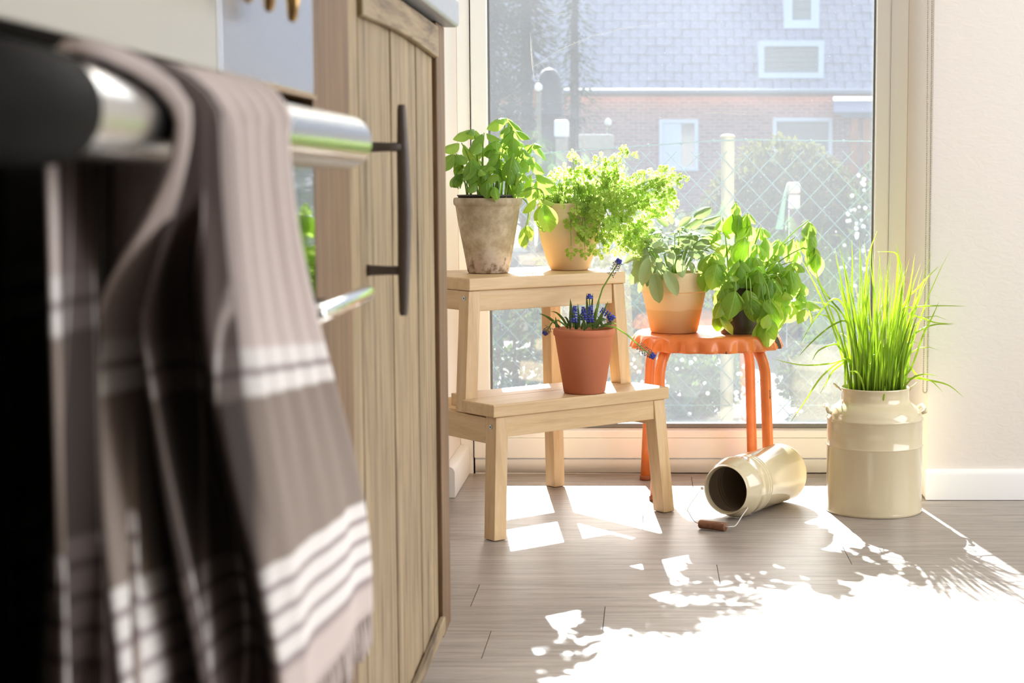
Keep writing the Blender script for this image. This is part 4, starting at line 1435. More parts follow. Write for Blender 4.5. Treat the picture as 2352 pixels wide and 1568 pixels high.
for k in range(165):
    a = rg.uniform(0, 2 * math.pi)
    r = 0.062 * math.sqrt(rg.random())
    b0 = PC + Vector((r * math.cos(a), r * math.sin(a), 0.249))
    h = rg.betavariate(1.7, 1.6) * 0.26 + 0.06
    lean = Vector((math.cos(a), math.sin(a) * 0.8, 0)) * (r * rg.uniform(0.1, 0.9) * h / 0.15) + Vector((rg.uniform(-.02, .02), rg.uniform(-.02, .02), 0)) * h / 0.15
    top = b0 + lean + Vector((0, 0, h))
    mid = b0 * 0.5 + top * 0.5 - lean * 0.2 + Vector((0, 0, 0.02))
    if k % 9 == 0:
        top = b0 + lean * 2.6 + Vector((0, 0, h * 0.55))
        mid = b0 + lean * 0.7 + Vector((0, 0, h * 0.75))
    pts = [b0 * (1 - t) ** 2 + mid * 2 * t * (1 - t) + top * t * t for t in [i / 6 for i in range(7)]]
    chive(pts, rg.uniform(0.0014, 0.0024))

# ------------------------------------------------------------------ small enamel can lying on the floor
AZ = math.radians(31.6)
ax = Vector((math.sin(AZ), math.cos(AZ), 0))
lr = 0.0622
lc = thing('small_can', 'cream enamel can with a wooden bail grip lying on its side on the floor', 'can', Vector((0.1545, 3.3500, 0)))
zx = Vector((ax.y, -ax.x, 0))
up = Vector((0, 0, 1))


def ring_profile(mb, prof, n=64):
    """lathe about the lying axis; prof = (radius, distance from the mouth)"""
    b = len(mb.v)
    for (r, t) in prof:
        for k in range(n):
            a = 2 * math.pi * k / n
            mb.v.append(tuple(ax * t + (zx * math.cos(a) + up * math.sin(a)) * r + Vector((0, 0, lr + 0.0006))))
    for i in range(len(prof) - 1):
        for k in range(n):
            k2 = (k + 1) % n
            mb.f.append((b + i * n + k, b + i * n + k2, b + (i + 1) * n + k2, b + (i + 1) * n + k))
    return mb


outer = [(0.0455, 0.012), (0.0470, 0.004), (0.0476, 0.0012), (0.0488, 0.0), (0.0500, 0.0012), (0.0500, 0.004), (0.0496, 0.007), (0.0515, 0.012), (0.0555, 0.020), (0.0590, 0.029), (0.0610, 0.036), (0.0618, 0.0385), (0.0622, 0.040), (0.0616, 0.042), (0.0606, 0.0435),
         (0.0604, 0.070), (0.0608, 0.0715), (0.0612, 0.073), (0.0608, 0.0745), (0.0604, 0.076), (0.0604, 0.079), (0.0608, 0.0805), (0.0612, 0.082), (0.0608, 0.0835), (0.0604, 0.085), (0.0604, 0.088), (0.0608, 0.0895), (0.0612, 0.091), (0.0608, 0.0925), (0.0604, 0.094),
         (0.0604, 0.238), (0.0610, 0.2395), (0.0618, 0.242), (0.0612, 0.2445), (0.0595, 0.2445), (0.0585, 0.241), (0.001, 0.241)]
pp = part('body', ring_profile(MB(), outer), M['cream'], lc, True)
autosmooth(pp, 60)
inner = [(0.0456, 0.011), (0.0468, 0.016), (0.0560, 0.030), (0.0585, 0.042), (0.0585, 0.070), (0.0578, 0.0715), (0.0585, 0.074), (0.0585, 0.079), (0.0578, 0.081), (0.0585, 0.084), (0.0585, 0.088), (0.0578, 0.090), (0.0585, 0.093), (0.0585, 0.236), (0.001, 0.237)]
autosmooth(part('inside', ring_profile(MB(), inner), M['cream_in'], lc, True), 60)
# bail: two ears at the rim, wire, wooden grip resting on the floor
EA = at(1613, 1121, 3.345) - lc.location
EB = at(1716, 1164, 3.345) - lc.location
G0 = at(1607, 1196, 3.275) - lc.location
G1 = at(1667, 1219, 3.245) - lc.location
gz = 0.0088
G0.z, G1.z = gz + 0.0006, gz + 0.0006
gd = (G1 - G0).normalized()
bail = MB()
w1 = [EA, EA + Vector((-0.012, -0.015, -0.012)), at(1580, 1168, 3.30) - lc.location, at(1583, 1178, 3.295) - lc.location, G0 - gd * 0.012 + Vector((0, 0, .004)), G0 + gd * 0.004]
w2 = [G1 - gd * 0.004, G1 + gd * 0.010 + Vector((0, 0, .002)), at(1690, 1206, 3.27) - lc.location, at(1704, 1185, 3.30) - lc.location, at(1716, 1168, 3.335) - lc.location, EB]


def smooth_path(P3, m=5):
    sm = []
    for i in range(len(P3) - 1):
        p_1, p0, p1, p2 = P3[max(i - 1, 0)], P3[i], P3[i + 1], P3[min(i + 2, len(P3) - 1)]
        for q in range(m):
            t = q / m
            sm.append(0.5 * ((2 * p0) + (p1 - p_1) * t + (2 * p_1 - 5 * p0 + 4 * p1 - p2) * t * t + (3 * p0 - 3 * p1 + p2 - p_1) * t ** 3))
    sm.append(P3[-1])
    return sm


bail.tube(smooth_path(w1), 0.0011, 7).tube(smooth_path(w2), 0.0011, 7)
bo = part('bail', bail, M['wire'], lc, True)
gp = MB().tube([G0, G0 + gd * 0.001, G0 + gd * 0.002] + [G0.lerp(G1, t) for t in (0.1, 0.5, 0.9)] + [G1 - gd * 0.002, G1 - gd * 0.001, G1], [0.0072, 0.0082, 0.0087] + [0.0088] * 3 + [0.0087, 0.0082, 0.0072], 20)
autosmooth(part('grip', gp, M['grip'], bo, True), 50)
for E in (EA, EB):
    part('ear', MB().ball(tuple(E), 0.0034, 10, 6), M['cream'], lc, True)

# ------------------------------------------------------------------ kitchen run on the left
XF = -0.277                    # front plane of the cabinet and cooker
cab = thing('oak_cabinet', 'aged oak kitchen cabinet with a plank door and long iron pull', 'cabinet', (-0.58, 1.87, 0))
cl = Vector((0.58, -1.87, 0))
CE = 2.312
part('carcass', MB().box(-0.90, 1.4045, 0.085, XF - 0.024, CE - 0.022, 0.8925), M['oak_z'], cab, loc=cl)
part('end_panel', MB().box(-0.90, CE - 0.0215, 0.07, XF - 0.0225, CE, 0.8925), M['oak_z'], cab, bevel=0.001, loc=cl)
part('plinth', MB().box(-0.90, 1.41, 0.0, XF - 0.055, CE - 0.03, 0.0845), M['oak_y'], cab, loc=cl)
part('stile', MB().box(XF - 0.022, 1.4045, 0.07, XF, 1.5725, 0.8925), M['oak_red'], cab, bevel=0.0015, loc=cl)
part('stile', MB().box(XF - 0.022, 1.5735, 0.07, XF - 0.003, 1.6385, 0.8925), M['oak_z'], cab, bevel=0.002, loc=cl)
part('stile', MB().box(XF - 0.022, 2.2290, 0.07, XF, CE, 0.8925), M['oak_red'], cab, bevel=0.002, loc=cl)
door = part('door', MB().box(XF - 0.021, 1.6400, 0.078, XF - 0.014, 2.2280, 0.888), M['oak_z'], cab, loc=cl)
# door boards, uneven
yb = 1.6405
wds = (0.018, 0.150, 0.060, 0.118, 0.082, 0.060, 0.0975)
for i, w_ in enumerate(wds):
    dx = (0.0, 0.0012, -0.0006, 0.001, 0.0, 0.0014, 0.0004)[i]
    part('board', MB().box(XF - 0.0138, yb + 0.0006, 0.080, XF - 0.0066 + dx, yb + w_ - 0.0008, 0.886), M['oak_z'], door, bevel=0.0016)
    yb += w_


def arch_rail(top):
    """shaped door rail: straight outer edge, curved inner edge"""
    n = 24
    pts = []
    y0, y1 = 1.6408, 2.2272
    for k in range(n + 1):
        t = k / n
        yy = y0 + (y1 - y0) * t
        sag = math.sin(math.pi * t) ** 1.4
        pts.append((yy, (0.845 + 0.005 * sag) if top else (0.101 - 0.008 * sag)))
    ez = 0.886 if top else 0.0795
    poly = [(y0, ez)] + pts + [(y1, ez)]
    mb = MB()
    b = len(mb.v)
    for d in (XF - 0.0052, XF + 0.003):
        for k in range(n + 1):
            mb.v.append((d, pts[k][0], pts[k][1]))
            mb.v.append((d, pts[k][0], ez))
    m_ = 2 * (n + 1)
    for k in range(n):
        i = 2 * k
        mb.f += [(i, i + 1, i + 3, i + 2), (m_ + i, m_ + i + 2, m_ + i + 3, m_ + i + 1), (i, i + 2, m_ + i + 2, m_ + i), (i + 1, m_ + i + 1, m_ + i + 3, i + 3)]
    mb.f += [(0, m_, m_ + 1, 1), (2 * n, 2 * n + 1, m_ + 2 * n + 1, m_ + 2 * n)]
    return mb


part('top_rail', arch_rail(True), M['oak_y'], door, bevel=0.002)
part('bottom_rail', arch_rail(False), M['oak_y'], door, bevel=0.002)
# iron pull
py_, pxo = 1.690, -0.2462
pull = MB().tube([(pxo, py_ - 0.003, 0.552), (pxo, py_ - 0.003, 0.556), (pxo + 0.001, py_ - 0.002, 0.60), (pxo + 0.002, py_, 0.655), (pxo + 0.001, py_ + 0.002, 0.71), (pxo, py_ + 0.003, 0.757), (pxo, py_ + 0.003, 0.762)],
                 [0.0036, 0.0045, 0.0064, 0.0072, 0.0064, 0.0045, 0.0036], 12)
po = part('pull', pull, M['iron'], door, True)
for zz in (0.597, 0.720):
    part('pull_post', MB().tube([(XF - 0.006, py_, zz), (XF - 0.001, py_, zz), (XF + 0.016, py_, zz), (pxo, py_, zz)], [0.0062, 0.0055, 0.0046, 0.0048], 10), M['iron'], po, True)

wt = thing('worktop', 'grey worktop slab with a rounded edge on the oak cabinet', 'worktop', (-0.58, 1.87, 0.893))
part('slab', MB().box(-0.92, 1.4045, 0.8932, -0.2585, 2.332, 0.931), M['worktop'], wt, bevel=0.005, loc=(0.58, -1.87, -0.893))

# range cooker
CK0, CK1 = 0.50, 1.4035
ck = thing('range_cooker', 'black range cooker with a steel control panel, its reflection painted cream, next to the oak cabinet', 'cooker', (-0.6, 0.95, 0))
kl = Vector((0.6, -0.95, 0))
part('body', MB().box(-0.90, CK0, 0.02, XF - 0.03, CK1, 0.905), M['black'], ck, bevel=0.003, loc=kl)
part('hob', MB().box(-0.90, CK0, 0.9055, XF + 0.01, CK1, 0.925), M['black'], ck, bevel=0.004, loc=kl)
dr_ = part('oven_door', MB().box(XF - 0.0295, CK0 + 0.004, 0.10, XF - 0.004, CK1 - 0.004, 0.7435), M['black'], ck, bevel=0.002, loc=kl)
part('door_glass', MB().box(XF - 0.0038, CK0 + 0.01, 0.11, XF, CK1 - 0.0045, 0.742), M['oven_glass'], dr_)
part('control_panel', MB().box(XF - 0.0295, CK0, 0.7575, XF, 1.0985, 0.905), M['panel_reflection'], ck, bevel=0.002, loc=kl)
M['panel_steel'] = plain('blue_steel_panel', lin(186, 189, 196), 0.24, 1.0)
sp = part('steel_panel', MB().box(XF - 0.0295, 1.0995, 0.7575, XF + 0.001, CK1, 0.905), M['panel_steel'], ck, bevel=0.0015, loc=kl)
part('panel_trim', MB().box(XF - 0.02, 1.0995, 0.7535, XF + 0.003, CK1, 0.757), M['brass'], ck, loc=kl)
for yk in (1.088, 1.148, 1.2225):
    kn = MB().tube([(XF + 0.002, yk, 0.845), (XF + 0.018, yk, 0.845)], [0.016, 0.014], 18)
    k0 = part('knob', kn, M['brass'], ck, True, loc=kl)
    autosmooth(k0)
    part('knob_lever', MB().tube([(XF + 0.0195, yk, 0.853), (XF + 0.0215, yk, 0.835), (XF + 0.0225, yk, 0.815), (XF + 0.0220, yk, 0.803), (XF + 0.0215, yk, 0.8005)], [0.0070, 0.0068, 0.0052, 0.0036, 0.0016], 12), M['brass'], k0, True)
# towel rail of the oven door
HX, HZ, HR = -0.2250, 0.7160, 0.0198
hn = MB().tube([(HX, 0.636, HZ), (HX, 1.2575, HZ), (HX, 1.2605, HZ), (HX, 1.2615, HZ)], [HR, HR, HR * 0.93, HR * 0.85], 32)
rail_o = part('door_rail', hn, M['steel'], dr_, True)
autosmooth(rail_o, 50)
part('rail_mount', MB().tube([(HX, 0.52, HZ), (HX, 0.523, HZ), (HX, 0.633, HZ), (HX, 0.6358, HZ)], [HR * 1.02, HR * 1.1, HR * 1.1, HR * 1.05], 32).box(XF + 0.0005, 0.56, HZ - 0.016, HX, 0.60, HZ + 0.016), M['black'], rail_o, True)
autosmooth(bpy.data.objects['rail_mount'])
part('rail_bracket', MB().box(XF + 0.0005, 1.215, HZ - 0.009, HX - HR * .9, 1.235, HZ + 0.009), M['black'], rail_o, bevel=0.002)
lat = part('lower_rail', MB().tube([(-0.216, 1.085, 0.6015), (-0.216, 1.092, 0.6015), (-0.216, 1.285, 0.6015), (-0.216, 1.2935, 0.6015), (-0.216, 1.296, 0.6015)], [0.0062, 0.0066, 0.0066, 0.0054, 0.002], 18), M['chrome'], dr_, True)
part('rail_bracket', MB().box(XF + 0.0005, 1.095, 0.5955, -0.2215, 1.165, 0.6065), M['black'], lat, bevel=0.002)

# ------------------------------------------------------------------ tea towel over the rail
tw = MB()
NU, NV = 120, 96
import_rng = random.Random(4)


def smooth01(a, b, x):
    t = max(0, min(1, (x - a) / (b - a)))
    return t * t * (3 - 2 * t)


FRONT_L, BACK_L = 0.320, 0.285


def towel(u, v):
    """u across the cloth (0 near the camera), v 0 back hem .. 1 front hem; returns point and metres along the stripes"""
    tot = BACK_L + FRONT_L + math.pi * (HR + 0.002)
    s_ = v * tot
    top0, top1 = 0.722, 0.935
    rr = HR + 0.0024
    if s_ < BACK_L:
        dn = BACK_L - s_
        side = -1
    elif s_ > BACK_L + math.pi * rr:
        dn = s_ - BACK_L - math.pi * rr
        side = 1
    else:
        dn = 0
        side = 0
    g = smooth01(0, 0.30, dn)
    wr = 0.004 * (1 - g) * math.sin(u * 46)
    if side == 0:
        a = (s_ - BACK_L) / rr
        lift = rr + wr + 0.003 * abs(math.sin(u * 21))
        y0_ = top0 - 0.058 * math.sin(a) ** 2
        return Vector((HX - lift * math.cos(a), y0_ + (top1 - y0_) * u, HZ + lift * math.sin(a))), 0.0
    if side > 0:
        lo, hi = 0.738, 1.142
        yv = (top0 + (top1 - top0) * u) * (1 - g) + (lo + (hi - lo) * u ** 1.15) * g
        # broad smooth panel on the far side; the near side is gathered and turns back under the rail
        g2 = smooth01(0, 0.10, dn)
        ub = 0.22 + 0.9 * dn

        def flat(q):
            yq = (top0 + (top1 - top0) * q) * (1 - g) + (lo + (hi - lo) * q ** 1.15) * g
            return Vector((HX + rr + 0.001 + 0.002 * math.sin(q * 30 + 1) * (0.4 + g) + 0.0035 * g * math.sin(q * 27) + 0.008 * g, yq, 0))
        p0 = flat(u) + Vector((wr, 0, 0))
        if u < ub:
            w = (ub - u) / ub
            e = flat(ub)
            e += Vector((-0.047 * w ** 0.7 + 0.006 * math.sin(w * 11), (0.785 - e.y) * w ** 1.3 - 0.026 * g2 * math.sin(w * math.pi * 4.3), 0))
            p0 = p0.lerp(e, g2)
        return Vector((p0.x, p0.y, HZ - dn * (1 + 0.02 * u))), dn - 0.022 * (u - 0.6)
    lo, hi = 0.672, 0.90
    top0 = 0.705
    yv = (top0 + (top1 - top0) * u) * (1 - g) + (lo + (hi - lo) * u) * g
    ph = 2 * math.pi * (u * 4.6 + 0.1)
    x = HX - rr - 0.0035 + 0.009 * g * math.sin(ph) + 0.001 * g
    yv += 0.012 * g * math.cos(ph)
    return Vector((max(XF + 0.004, x), yv, HZ - dn)), dn + 0.046


P_, D_ = [], []
for j in range(NV + 1):
    for i in range(NU + 1):
        p, d = towel(i / NU, j / NV)
        P_.append(tuple(p))
        D_.append((i / NU, d))
tme = bpy.data.meshes.new('tea_towel')
tme.from_pydata(P_, [], [(j * (NU + 1) + i, j * (NU + 1) + i + 1, (j + 1) * (NU + 1) + i + 1, (j + 1) * (NU + 1) + i) for j in range(NV) for i in range(NU)])
uvl = tme.uv_layers.new(name='UVMap')
for lp in tme.loops:
    uvl.data[lp.index].uv = D_[lp.vertex_index]
tme.polygons.foreach_set('use_smooth', [True] * len(tme.polygons))
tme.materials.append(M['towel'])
to = thing('tea_towel', 'mauve cotton towel with white woven stripes hung over the steel oven rail', 'towel', (HX, 0.85, HZ))
cloth = link('cloth', tme, to, (-HX, -0.85, -HZ))
sol = cloth.modifiers.new('thickness', 'SOLIDIFY')
sol.thickness = 0.0016
sol.offset = 0
# fringe along the front hem
rgf = random.Random(2)
for k in range(46):
    u = (k + 0.5) / 46
    p, _ = towel(u, 1.0)
    q = p + Vector((rgf.uniform(-.003, .003), rgf.uniform(-.003, .003), -0.020 - rgf.uniform(0, .006)))
    part('tassel', MB().tube([p + Vector((0, 0, .003)), p.lerp(q, .3), p.lerp(q, .7), q], [0.0012, 0.0022, 0.0028, 0.0026], 6), M['towel'], to, True, loc=(-HX, -0.85, -HZ))

# ------------------------------------------------------------------ garden outside
GZ = -0.12
struct('ground', MB().box(-30, YW + 0.2, GZ - 0.3, 30, 70, GZ), M['garden_soil'])


def foliage(mb, rng, c, rad, n, size, shell=0.35, flat=0.0):
    c = Vector(c)
    for _ in range(n):
        while True:
            d = Vector((rng.gauss(0, 1), rng.gauss(0, 1), rng.gauss(0, 1)))
            if d.length > 1e-3:
                break
        d.normalize()
        r = 1 - shell * rng.random() ** 1.5
        bump = 1 + 0.12 * mnoise.noise(d * 3 + c)
        p = c + Vector((d.x * rad[0], d.y * rad[1], d.z * rad[2])) * r * bump
        if p.z < GZ + 0.01:
            p.z = GZ + 0.01 + rng.random() * 0.05
        a = Vector((rng.gauss(0, 1), rng.gauss(0, 1), rng.gauss(0, 1))).normalized()
        b = a.cross(d + Vector((0.01, 0.02, 0))).normalized()
        s_ = size * rng.uniform(.6, 1.3)
        k = len(mb.v)
        mb.v += [tuple(p - a * s_), tuple(p + b * s_ * .5), tuple(p + a * s_), tuple(p - b * s_ * .5)]
        mb.f.append((k, k + 1, k + 2, k + 3))
    return mb


def bush(name, label, cat, c, rad, n, size, mat, stem_r=0.02, flowers=None, group=None):
    rng = random.Random(hash((round(c[0] * 100), round(c[1] * 100))) & 0xffff)
    t = thing(name, label, cat, (c[0], c[1], GZ), group=group)
    off = Vector((-c[0], -c[1], -GZ))
    o = part('foliage', foliage(MB(), rng, c, rad, n, size), mat, t, False, loc=off, weld=False)
    o['kind'] = 'stuff'
    m = MB()
    for k in range(4):
        a = k * 1.6
        m.tube([(c[0] + .02 * math.cos(a), c[1] + .02 * math.sin(a), GZ), (c[0] + rad[0] * .4 * math.cos(a), c[1] + rad[1] * .4 * math.sin(a), c[2] + rad[2] * .3)], [stem_r, stem_r * .4], 6)
    part('branch', m, M['bark'], t, True, loc=off)
    if flowers:
        fo = MB()
        for _ in range(flowers[0]):
            d = Vector((rng.gauss(0, 1), -abs(rng.gauss(0, 1)), rng.gauss(0, 1))).normalized()
            p = Vector(c) + Vector((d.x * rad[0], d.y * rad[1], d.z * rad[2])) * 1.03
            if p.z > GZ + .02:
                fo.ball(tuple(p), flowers[1] * rng.uniform(.7, 1.2), 6, 4)
        f_ = part('blossom', fo, flowers[2], t, True, loc=off, weld=False)
        f_['kind'] = 'stuff'
    return t


# chain-link fence
FY = 5.25
fence = thing('wire_fence', 'low chain-link garden fence on a pale round post beyond the window', 'fence', (0.245, FY, GZ))
fl = Vector((-0.245, -FY, -GZ))
pz = at(1672, 312, FY).z
pxw = at(1672, 312, FY).x
po = part('post', MB().tube([(pxw, FY, GZ), (pxw, FY, pz - 0.006)], 0.0205, 20), M['post_metal'], fence, True, loc=fl)
autosmooth(po)
autosmooth(part('post_cap', MB().lathe([(0.0225, 0), (0.0235, 0.003), (0.0225, 0.006), (0.016, 0.0105), (0.0001, 0.0125)], 20, (pxw, FY, pz - 0.0055)), M['post_metal'], po, True))
for xp in (-1.65, 2.1):
    o = part('post', MB().tube([(xp, FY, GZ), (xp, FY, pz - 0.006)], 0.0205, 16), M['post_metal'], fence, True, loc=fl)
    autosmooth(o)


def top_z(x):
    t = (x - pxw)
    return pz - 0.012 + (0.073 * t if t < 0 else -0.012 * t)


def fence_y(x):
    return FY - 0.022


tp_ = [(x_ / 10, fence_y(0), top_z(x_ / 10)) for x_ in range(-17, 22)]
part('top_wire', MB().tube(tp_, 0.0022, 6), M['fence_metal'], fence, True, loc=fl)
for zz in (0.30, -0.02):
    part('tension_wire', MB().tube([(-1.7, FY - .022, zz), (2.1, FY - .022, zz)], 0.0013, 6), M['fence_metal'], fence, True, loc=fl)
net = MB()
pitch = 0.078
x = -2.7
k = 0
while x < 3.2:
    for sgn in (1, -1):
        # straight strand from ground to the top wire, clipped to the run
        z0 = GZ + 0.01
        pts = []
        for q in range(25):
            z = z0 + q * 0.04
            xx = x + sgn * (z - z0) * 0.95
            if -1.68 < xx < 2.1 and z < top_z(xx):
                pts.append((xx, FY - 0.022 + (0.0018 if sgn > 0 else -0.0018), z))
        if len(pts) >= 2:
            net.tube([pts[0], pts[-1]], 0.0014, 5)
    x += pitch
    k += 1
no_ = part('mesh_wire', net, M['fence_metal'], fence, True, loc=fl, weld=False)
no_['kind'] = 'stuff'
kn_ = MB()
for x_ in range(-16, 21):
    xx = x_ / 10 * 1.0
    kn_.ball((xx, FY - 0.024, top_z(xx)), 0.0055, 8, 5)
part('wire_knot', kn_, M['fence_metal'], fence, True, loc=fl, weld=False)

# staked plant net behind the fence
nt_ = thing('netted_stake', 'squared timber stake with a white cap and a draped pale green net behind the fence', 'stake', (0.46, 6.3, GZ))
nl = Vector((-0.46, -6.3, -GZ))
a0 = at(1822, 450, 6.3)
a1 = at(1826, 600, 6.3)
for (ya, yb_) in ((447, 480), (481, 509), (510, 560), (561, 640)):
    pA, pB = at(1826, ya, 6.3), at(1826, yb_, 6.3)
    part('timber_block', MB().box(pA.x - .022, 6.28, pB.z + .001, pA.x + .018, 6.33, pA.z), M['stone_pale'] if ya == 447 else M['timber_pale'] if 'timber_pale' in M else M['bark'], nt_, bevel=.003, loc=nl)
part('stake_cap', MB().box(a0.x - .024, 6.275, at(0, 447, 6.3).z + .001, a0.x + .026, 6.335, at(0, 418, 6.3).z), M['stone_pale'], nt_, bevel=.012, loc=nl)
lw_ = at(1826, 640, 6.3).z
part('stake_foot', MB().box(a0.x - .02, 6.285, GZ, a0.x + .02, 6.325, lw_), M['bark'], nt_, loc=nl)
nm = MB()
nm.grid(lambda u, v: (at(1812 - 14 * v ** .6 - 14 * u * (0.3 + v), 418 + 110 * v, 6.29).x, 6.27 - .02 * math.sin(u * 3), at(1800, 416 + 6 * u * (1 - v) + 110 * v, 6.29).z), 6, 14)
part('net', nm, M['net'], nt_, True, loc=nl)

# shrubs near and beyond the fence
b_ = at(1800, 440, 8.3)
bush('box_bush', 'big rounded yellow-green bush behind the fence under the house wall', 'bush', (b_.x, 8.3, 0.42), (0.42, 0.4, 0.46), 9500, 0.024, M['bush'])
bush('flowering_shrub', 'shrub dotted with white blossom at the right edge of the pane', 'shrub', (at(2030, 470, 7.6).x, 7.6, 0.38), (0.17, 0.2, 0.42), 1500, 0.024, M['hedge'], 0.012, (110, 0.009, M['blossom']))
bush('yellow_shrub', 'low yellow-leaved shrub behind the fence between parsley and post', 'shrub', (at(1555, 500, 7.4).x, 7.4, 0.30), (0.19, 0.2, 0.24), 1700, 0.022, M['bush'], 0.012)
for i, (px, py, Y, rx, rz, lab) in enumerate((
        (1180, 790, 6.0, .20, .26, 'dark shrub seen low between the step stool legs'), (1460, 760, 6.1, .22, .26, 'dark shrub seen between step stool and orange stool'),
        (1580, 900, 5.7, .20, .16, 'low dark shrub seen under the orange stool seat'), (1890, 860, 5.75, .16, .14, 'low dark shrub outside behind the tall can'), (1340, 720, 6.6, .24, .34, 'dark shrub outside behind the terracotta pot'))):
    c = at(px, py, Y)
    bush('garden_shrub', lab, 'shrub', (c.x, Y, max(c.z, GZ + rz * .8)), (rx, .2, rz), 1500, 0.02, M['hedge'], 0.01, (70, .009, M['bush']) if i != 2 else (45, .007, M['blossom']))
gw = thing('garden_kerb', 'low pale stone kerb running across the garden behind the fence', 'kerb', (0, 8.9, GZ))
for k in range(11):
    x0 = -2.4 + k * 0.42
    part('stone', MB().box(x0 + .004, 8.8 + .01 * (k % 3), GZ, x0 + .416, 8.98, 0.20 + .008 * ((k * 7) % 3)), M['stone_pale'], gw, bevel=.01, loc=(0, -8.9, -GZ))

# garden lamps and a stove far left
for (px, py, Y, lab) in ((1237, 201, 14.0, 'white globe garden lamp on a thin post beside the dark garden stove'), (1397, 281, 16.0, 'white globe garden lamp on a short post near the pale bench slab')):
    c = at(px, py, Y)
    l_ = thing('garden_lamp', lab, 'lamp', (c.x, Y, GZ), group=None)
    part('post', MB().tube([(0, 0, 0), (0, 0, c.z - GZ - .03)], 0.018, 10), M['post_metal'], l_, True)
    part('globe', MB().ball((0, 0, c.z - GZ), 0.033, 14, 8), M['lamp_glass'], l_, True)
c = at(1262, 235, 15.0)
sv = thing('garden_stove', 'dark domed garden stove with a rusty rim under the trees', 'stove', (c.x, 15.0, GZ))
h0 = c.z - GZ
part('base', MB().lathe([(0.13, 0), (0.15, 0.02), (0.11, 0.3), (0.10, h0 - .35), (0.13, h0 - .22)], 20), M['stove'], sv, True)
part('dome', MB().lathe([(0.10, h0 - .22), (0.125, h0 - .1), (0.12, h0 + .1), (0.1, h0 + .22), (0.06, h0 + .28), (0.001, h0 + .3)], 20), M['stove'], sv, True)
part('rim', MB().tube([(-.125 + .0 * k, -.03, h0 - .05 + .05 * k) if k < 4 else (-.125 + .03 * (k - 3), -.03, h0 + .12 + .045 * (k - 3)) for k in range(7)], 0.014, 8), M['rust'], sv, True)
c = at(1290, 295, 13.0)
mbx = thing('white_box', 'white upright box on a pale pedestal, left of the bench slab outside', 'box', (c.x, 13.0, GZ))
part('pedestal', MB().box(-.045, -.04, 0, .045, .04, c.z - GZ - .075), M['stone_pale'], mbx, bevel=.006)
part('box', MB().box(-.055, -.05, c.z - GZ - .068, .055, .05, c.z - GZ + .062), M['house_white'], mbx, bevel=.016)
c = at(1370, 325, 13.0)
bs = thing('garden_bench', 'pale slab bench standing behind the fence wire', 'bench', (c.x, 13.0, GZ))
part('slab', MB().box(-.13, -.2, c.z - GZ - .06, .13, .2, c.z - GZ + .05), M['stone_pale'], bs, bevel=.01)
part('leg', MB().box(-.11, -.15, 0, -.05, .15, c.z - GZ - .061), M['stone_pale'], bs)
part('leg', MB().box(.05, -.15, 0, .11, .15, c.z - GZ - .061), M['stone_pale'], bs)

# conifers at the left
for i, (px, Y, rad, h, lab) in enumerate(((1125, 17.0, 0.42, 4.2, 'tall dark conifer at the left edge of the pane'), (1210, 20.0, 0.50, 4.6, 'tall dark conifer standing second from the left frame'), (1320, 24.0, 0.5, 4.4, 'dark conifer in front of the house gable, furthest of the three'))):
    xx = at(px, 300, Y).x
    t = thing('conifer', lab, 'tree', (xx, Y, GZ), group='conifers at the left of the window')
    part('trunk', MB().tube([(0, 0, 0), (0, 0, h * .6), (0.03, 0, h)], [0.09, 0.06, 0.01], 8), M['bark'], t, True)
    rng = random.Random(50 + i)
    mb = MB()
    for k in range(5200 if i < 2 else 1500):
        zz = h * (0.08 + 0.92 * rng.random())
        r = rad * (1.1 - zz / h * 0.75) * math.sqrt(rng.random())
        a = rng.uniform(0, 6.28)
        p = Vector((r * math.cos(a), r * math.sin(a), zz))
        d = Vector((math.cos(a), math.sin(a), -0.5)).normalized()
        b = d.cross(Vector((0, 0, 1))).normalized()
        s_ = rng.uniform(.05, .11)
        q = len(mb.v)
        mb.v += [tuple(p - b * s_ * .3), tuple(p + b * s_ * .3), tuple(p + d * s_ * 1.4)]
        mb.f.append((q, q + 1, q + 2))
    o = part('needles', mb, M['conifer'], t, loc=(0, 0, 0), weld=False)
    o['kind'] = 'stuff'

# brick house with a tiled roof, far behind
HY = 40.0
hs = thing('brick_house', 'red brick house with a grey tiled roof filling the view behind the fence', 'house', (1.5, HY, GZ))
ho = Vector((-1.5, -HY, -GZ))
ez = at(1500, 222, HY).z
part('wall', MB().box(-9, HY, GZ, 12, HY + 8, ez), M['brick'], hs, loc=ho)
part('eaves_board', MB().box(-9.2, HY - .35, ez - .02, 12.2, HY - .25, ez + .14), plain('brown_eaves', lin(150, 108, 84), 0.7), hs, loc=ho)
part('gutter', MB().tube([(-9.2, HY - .42, ez + .1), (12.2, HY - .42, ez + .1)], 0.06, 10), plain('grey_gutter', lin(150, 152, 156), 0.5), hs, True, loc=ho)
SL = math.radians(42)
RX0 = Vector((0, HY - .38, ez + .12))
dirS = Vector((0, math.cos(SL), math.sin(SL)))
nrmS = Vector((0, -math.sin(SL), math.cos(SL)))
part('roof_base', MB().hexa([tuple(Vector((x_, 0, 0)) + RX0 + dirS * s_ - nrmS * n_) for n_ in (0.12, 0.04) for (x_, s_) in ((-9.3, 0), (12.3, 0), (12.3, 9), (-9.3, 9))]), M['rooftile'], hs, loc=ho)
tme_ = MB()
tme_.prism([(0, -.012), (.1, .012), (.29, .018), (.29, -.012)], lambda a, b, d: (d, b, a), 0, 0)
TW, TR = 0.42, 0.33
tile = MB().hexa([(0.006, 0.0, -.035), (TW - .006, 0.0, -.035), (TW - .006, TR + .06, -.035), (0.006, TR + .06, -.035), (0.012, 0.0, .028), (TW - .012, 0.0, .028), (TW - .012, TR + .06, .0), (0.012, TR + .06, .0)]).mesh('roof_tile', M['rooftile'], False)
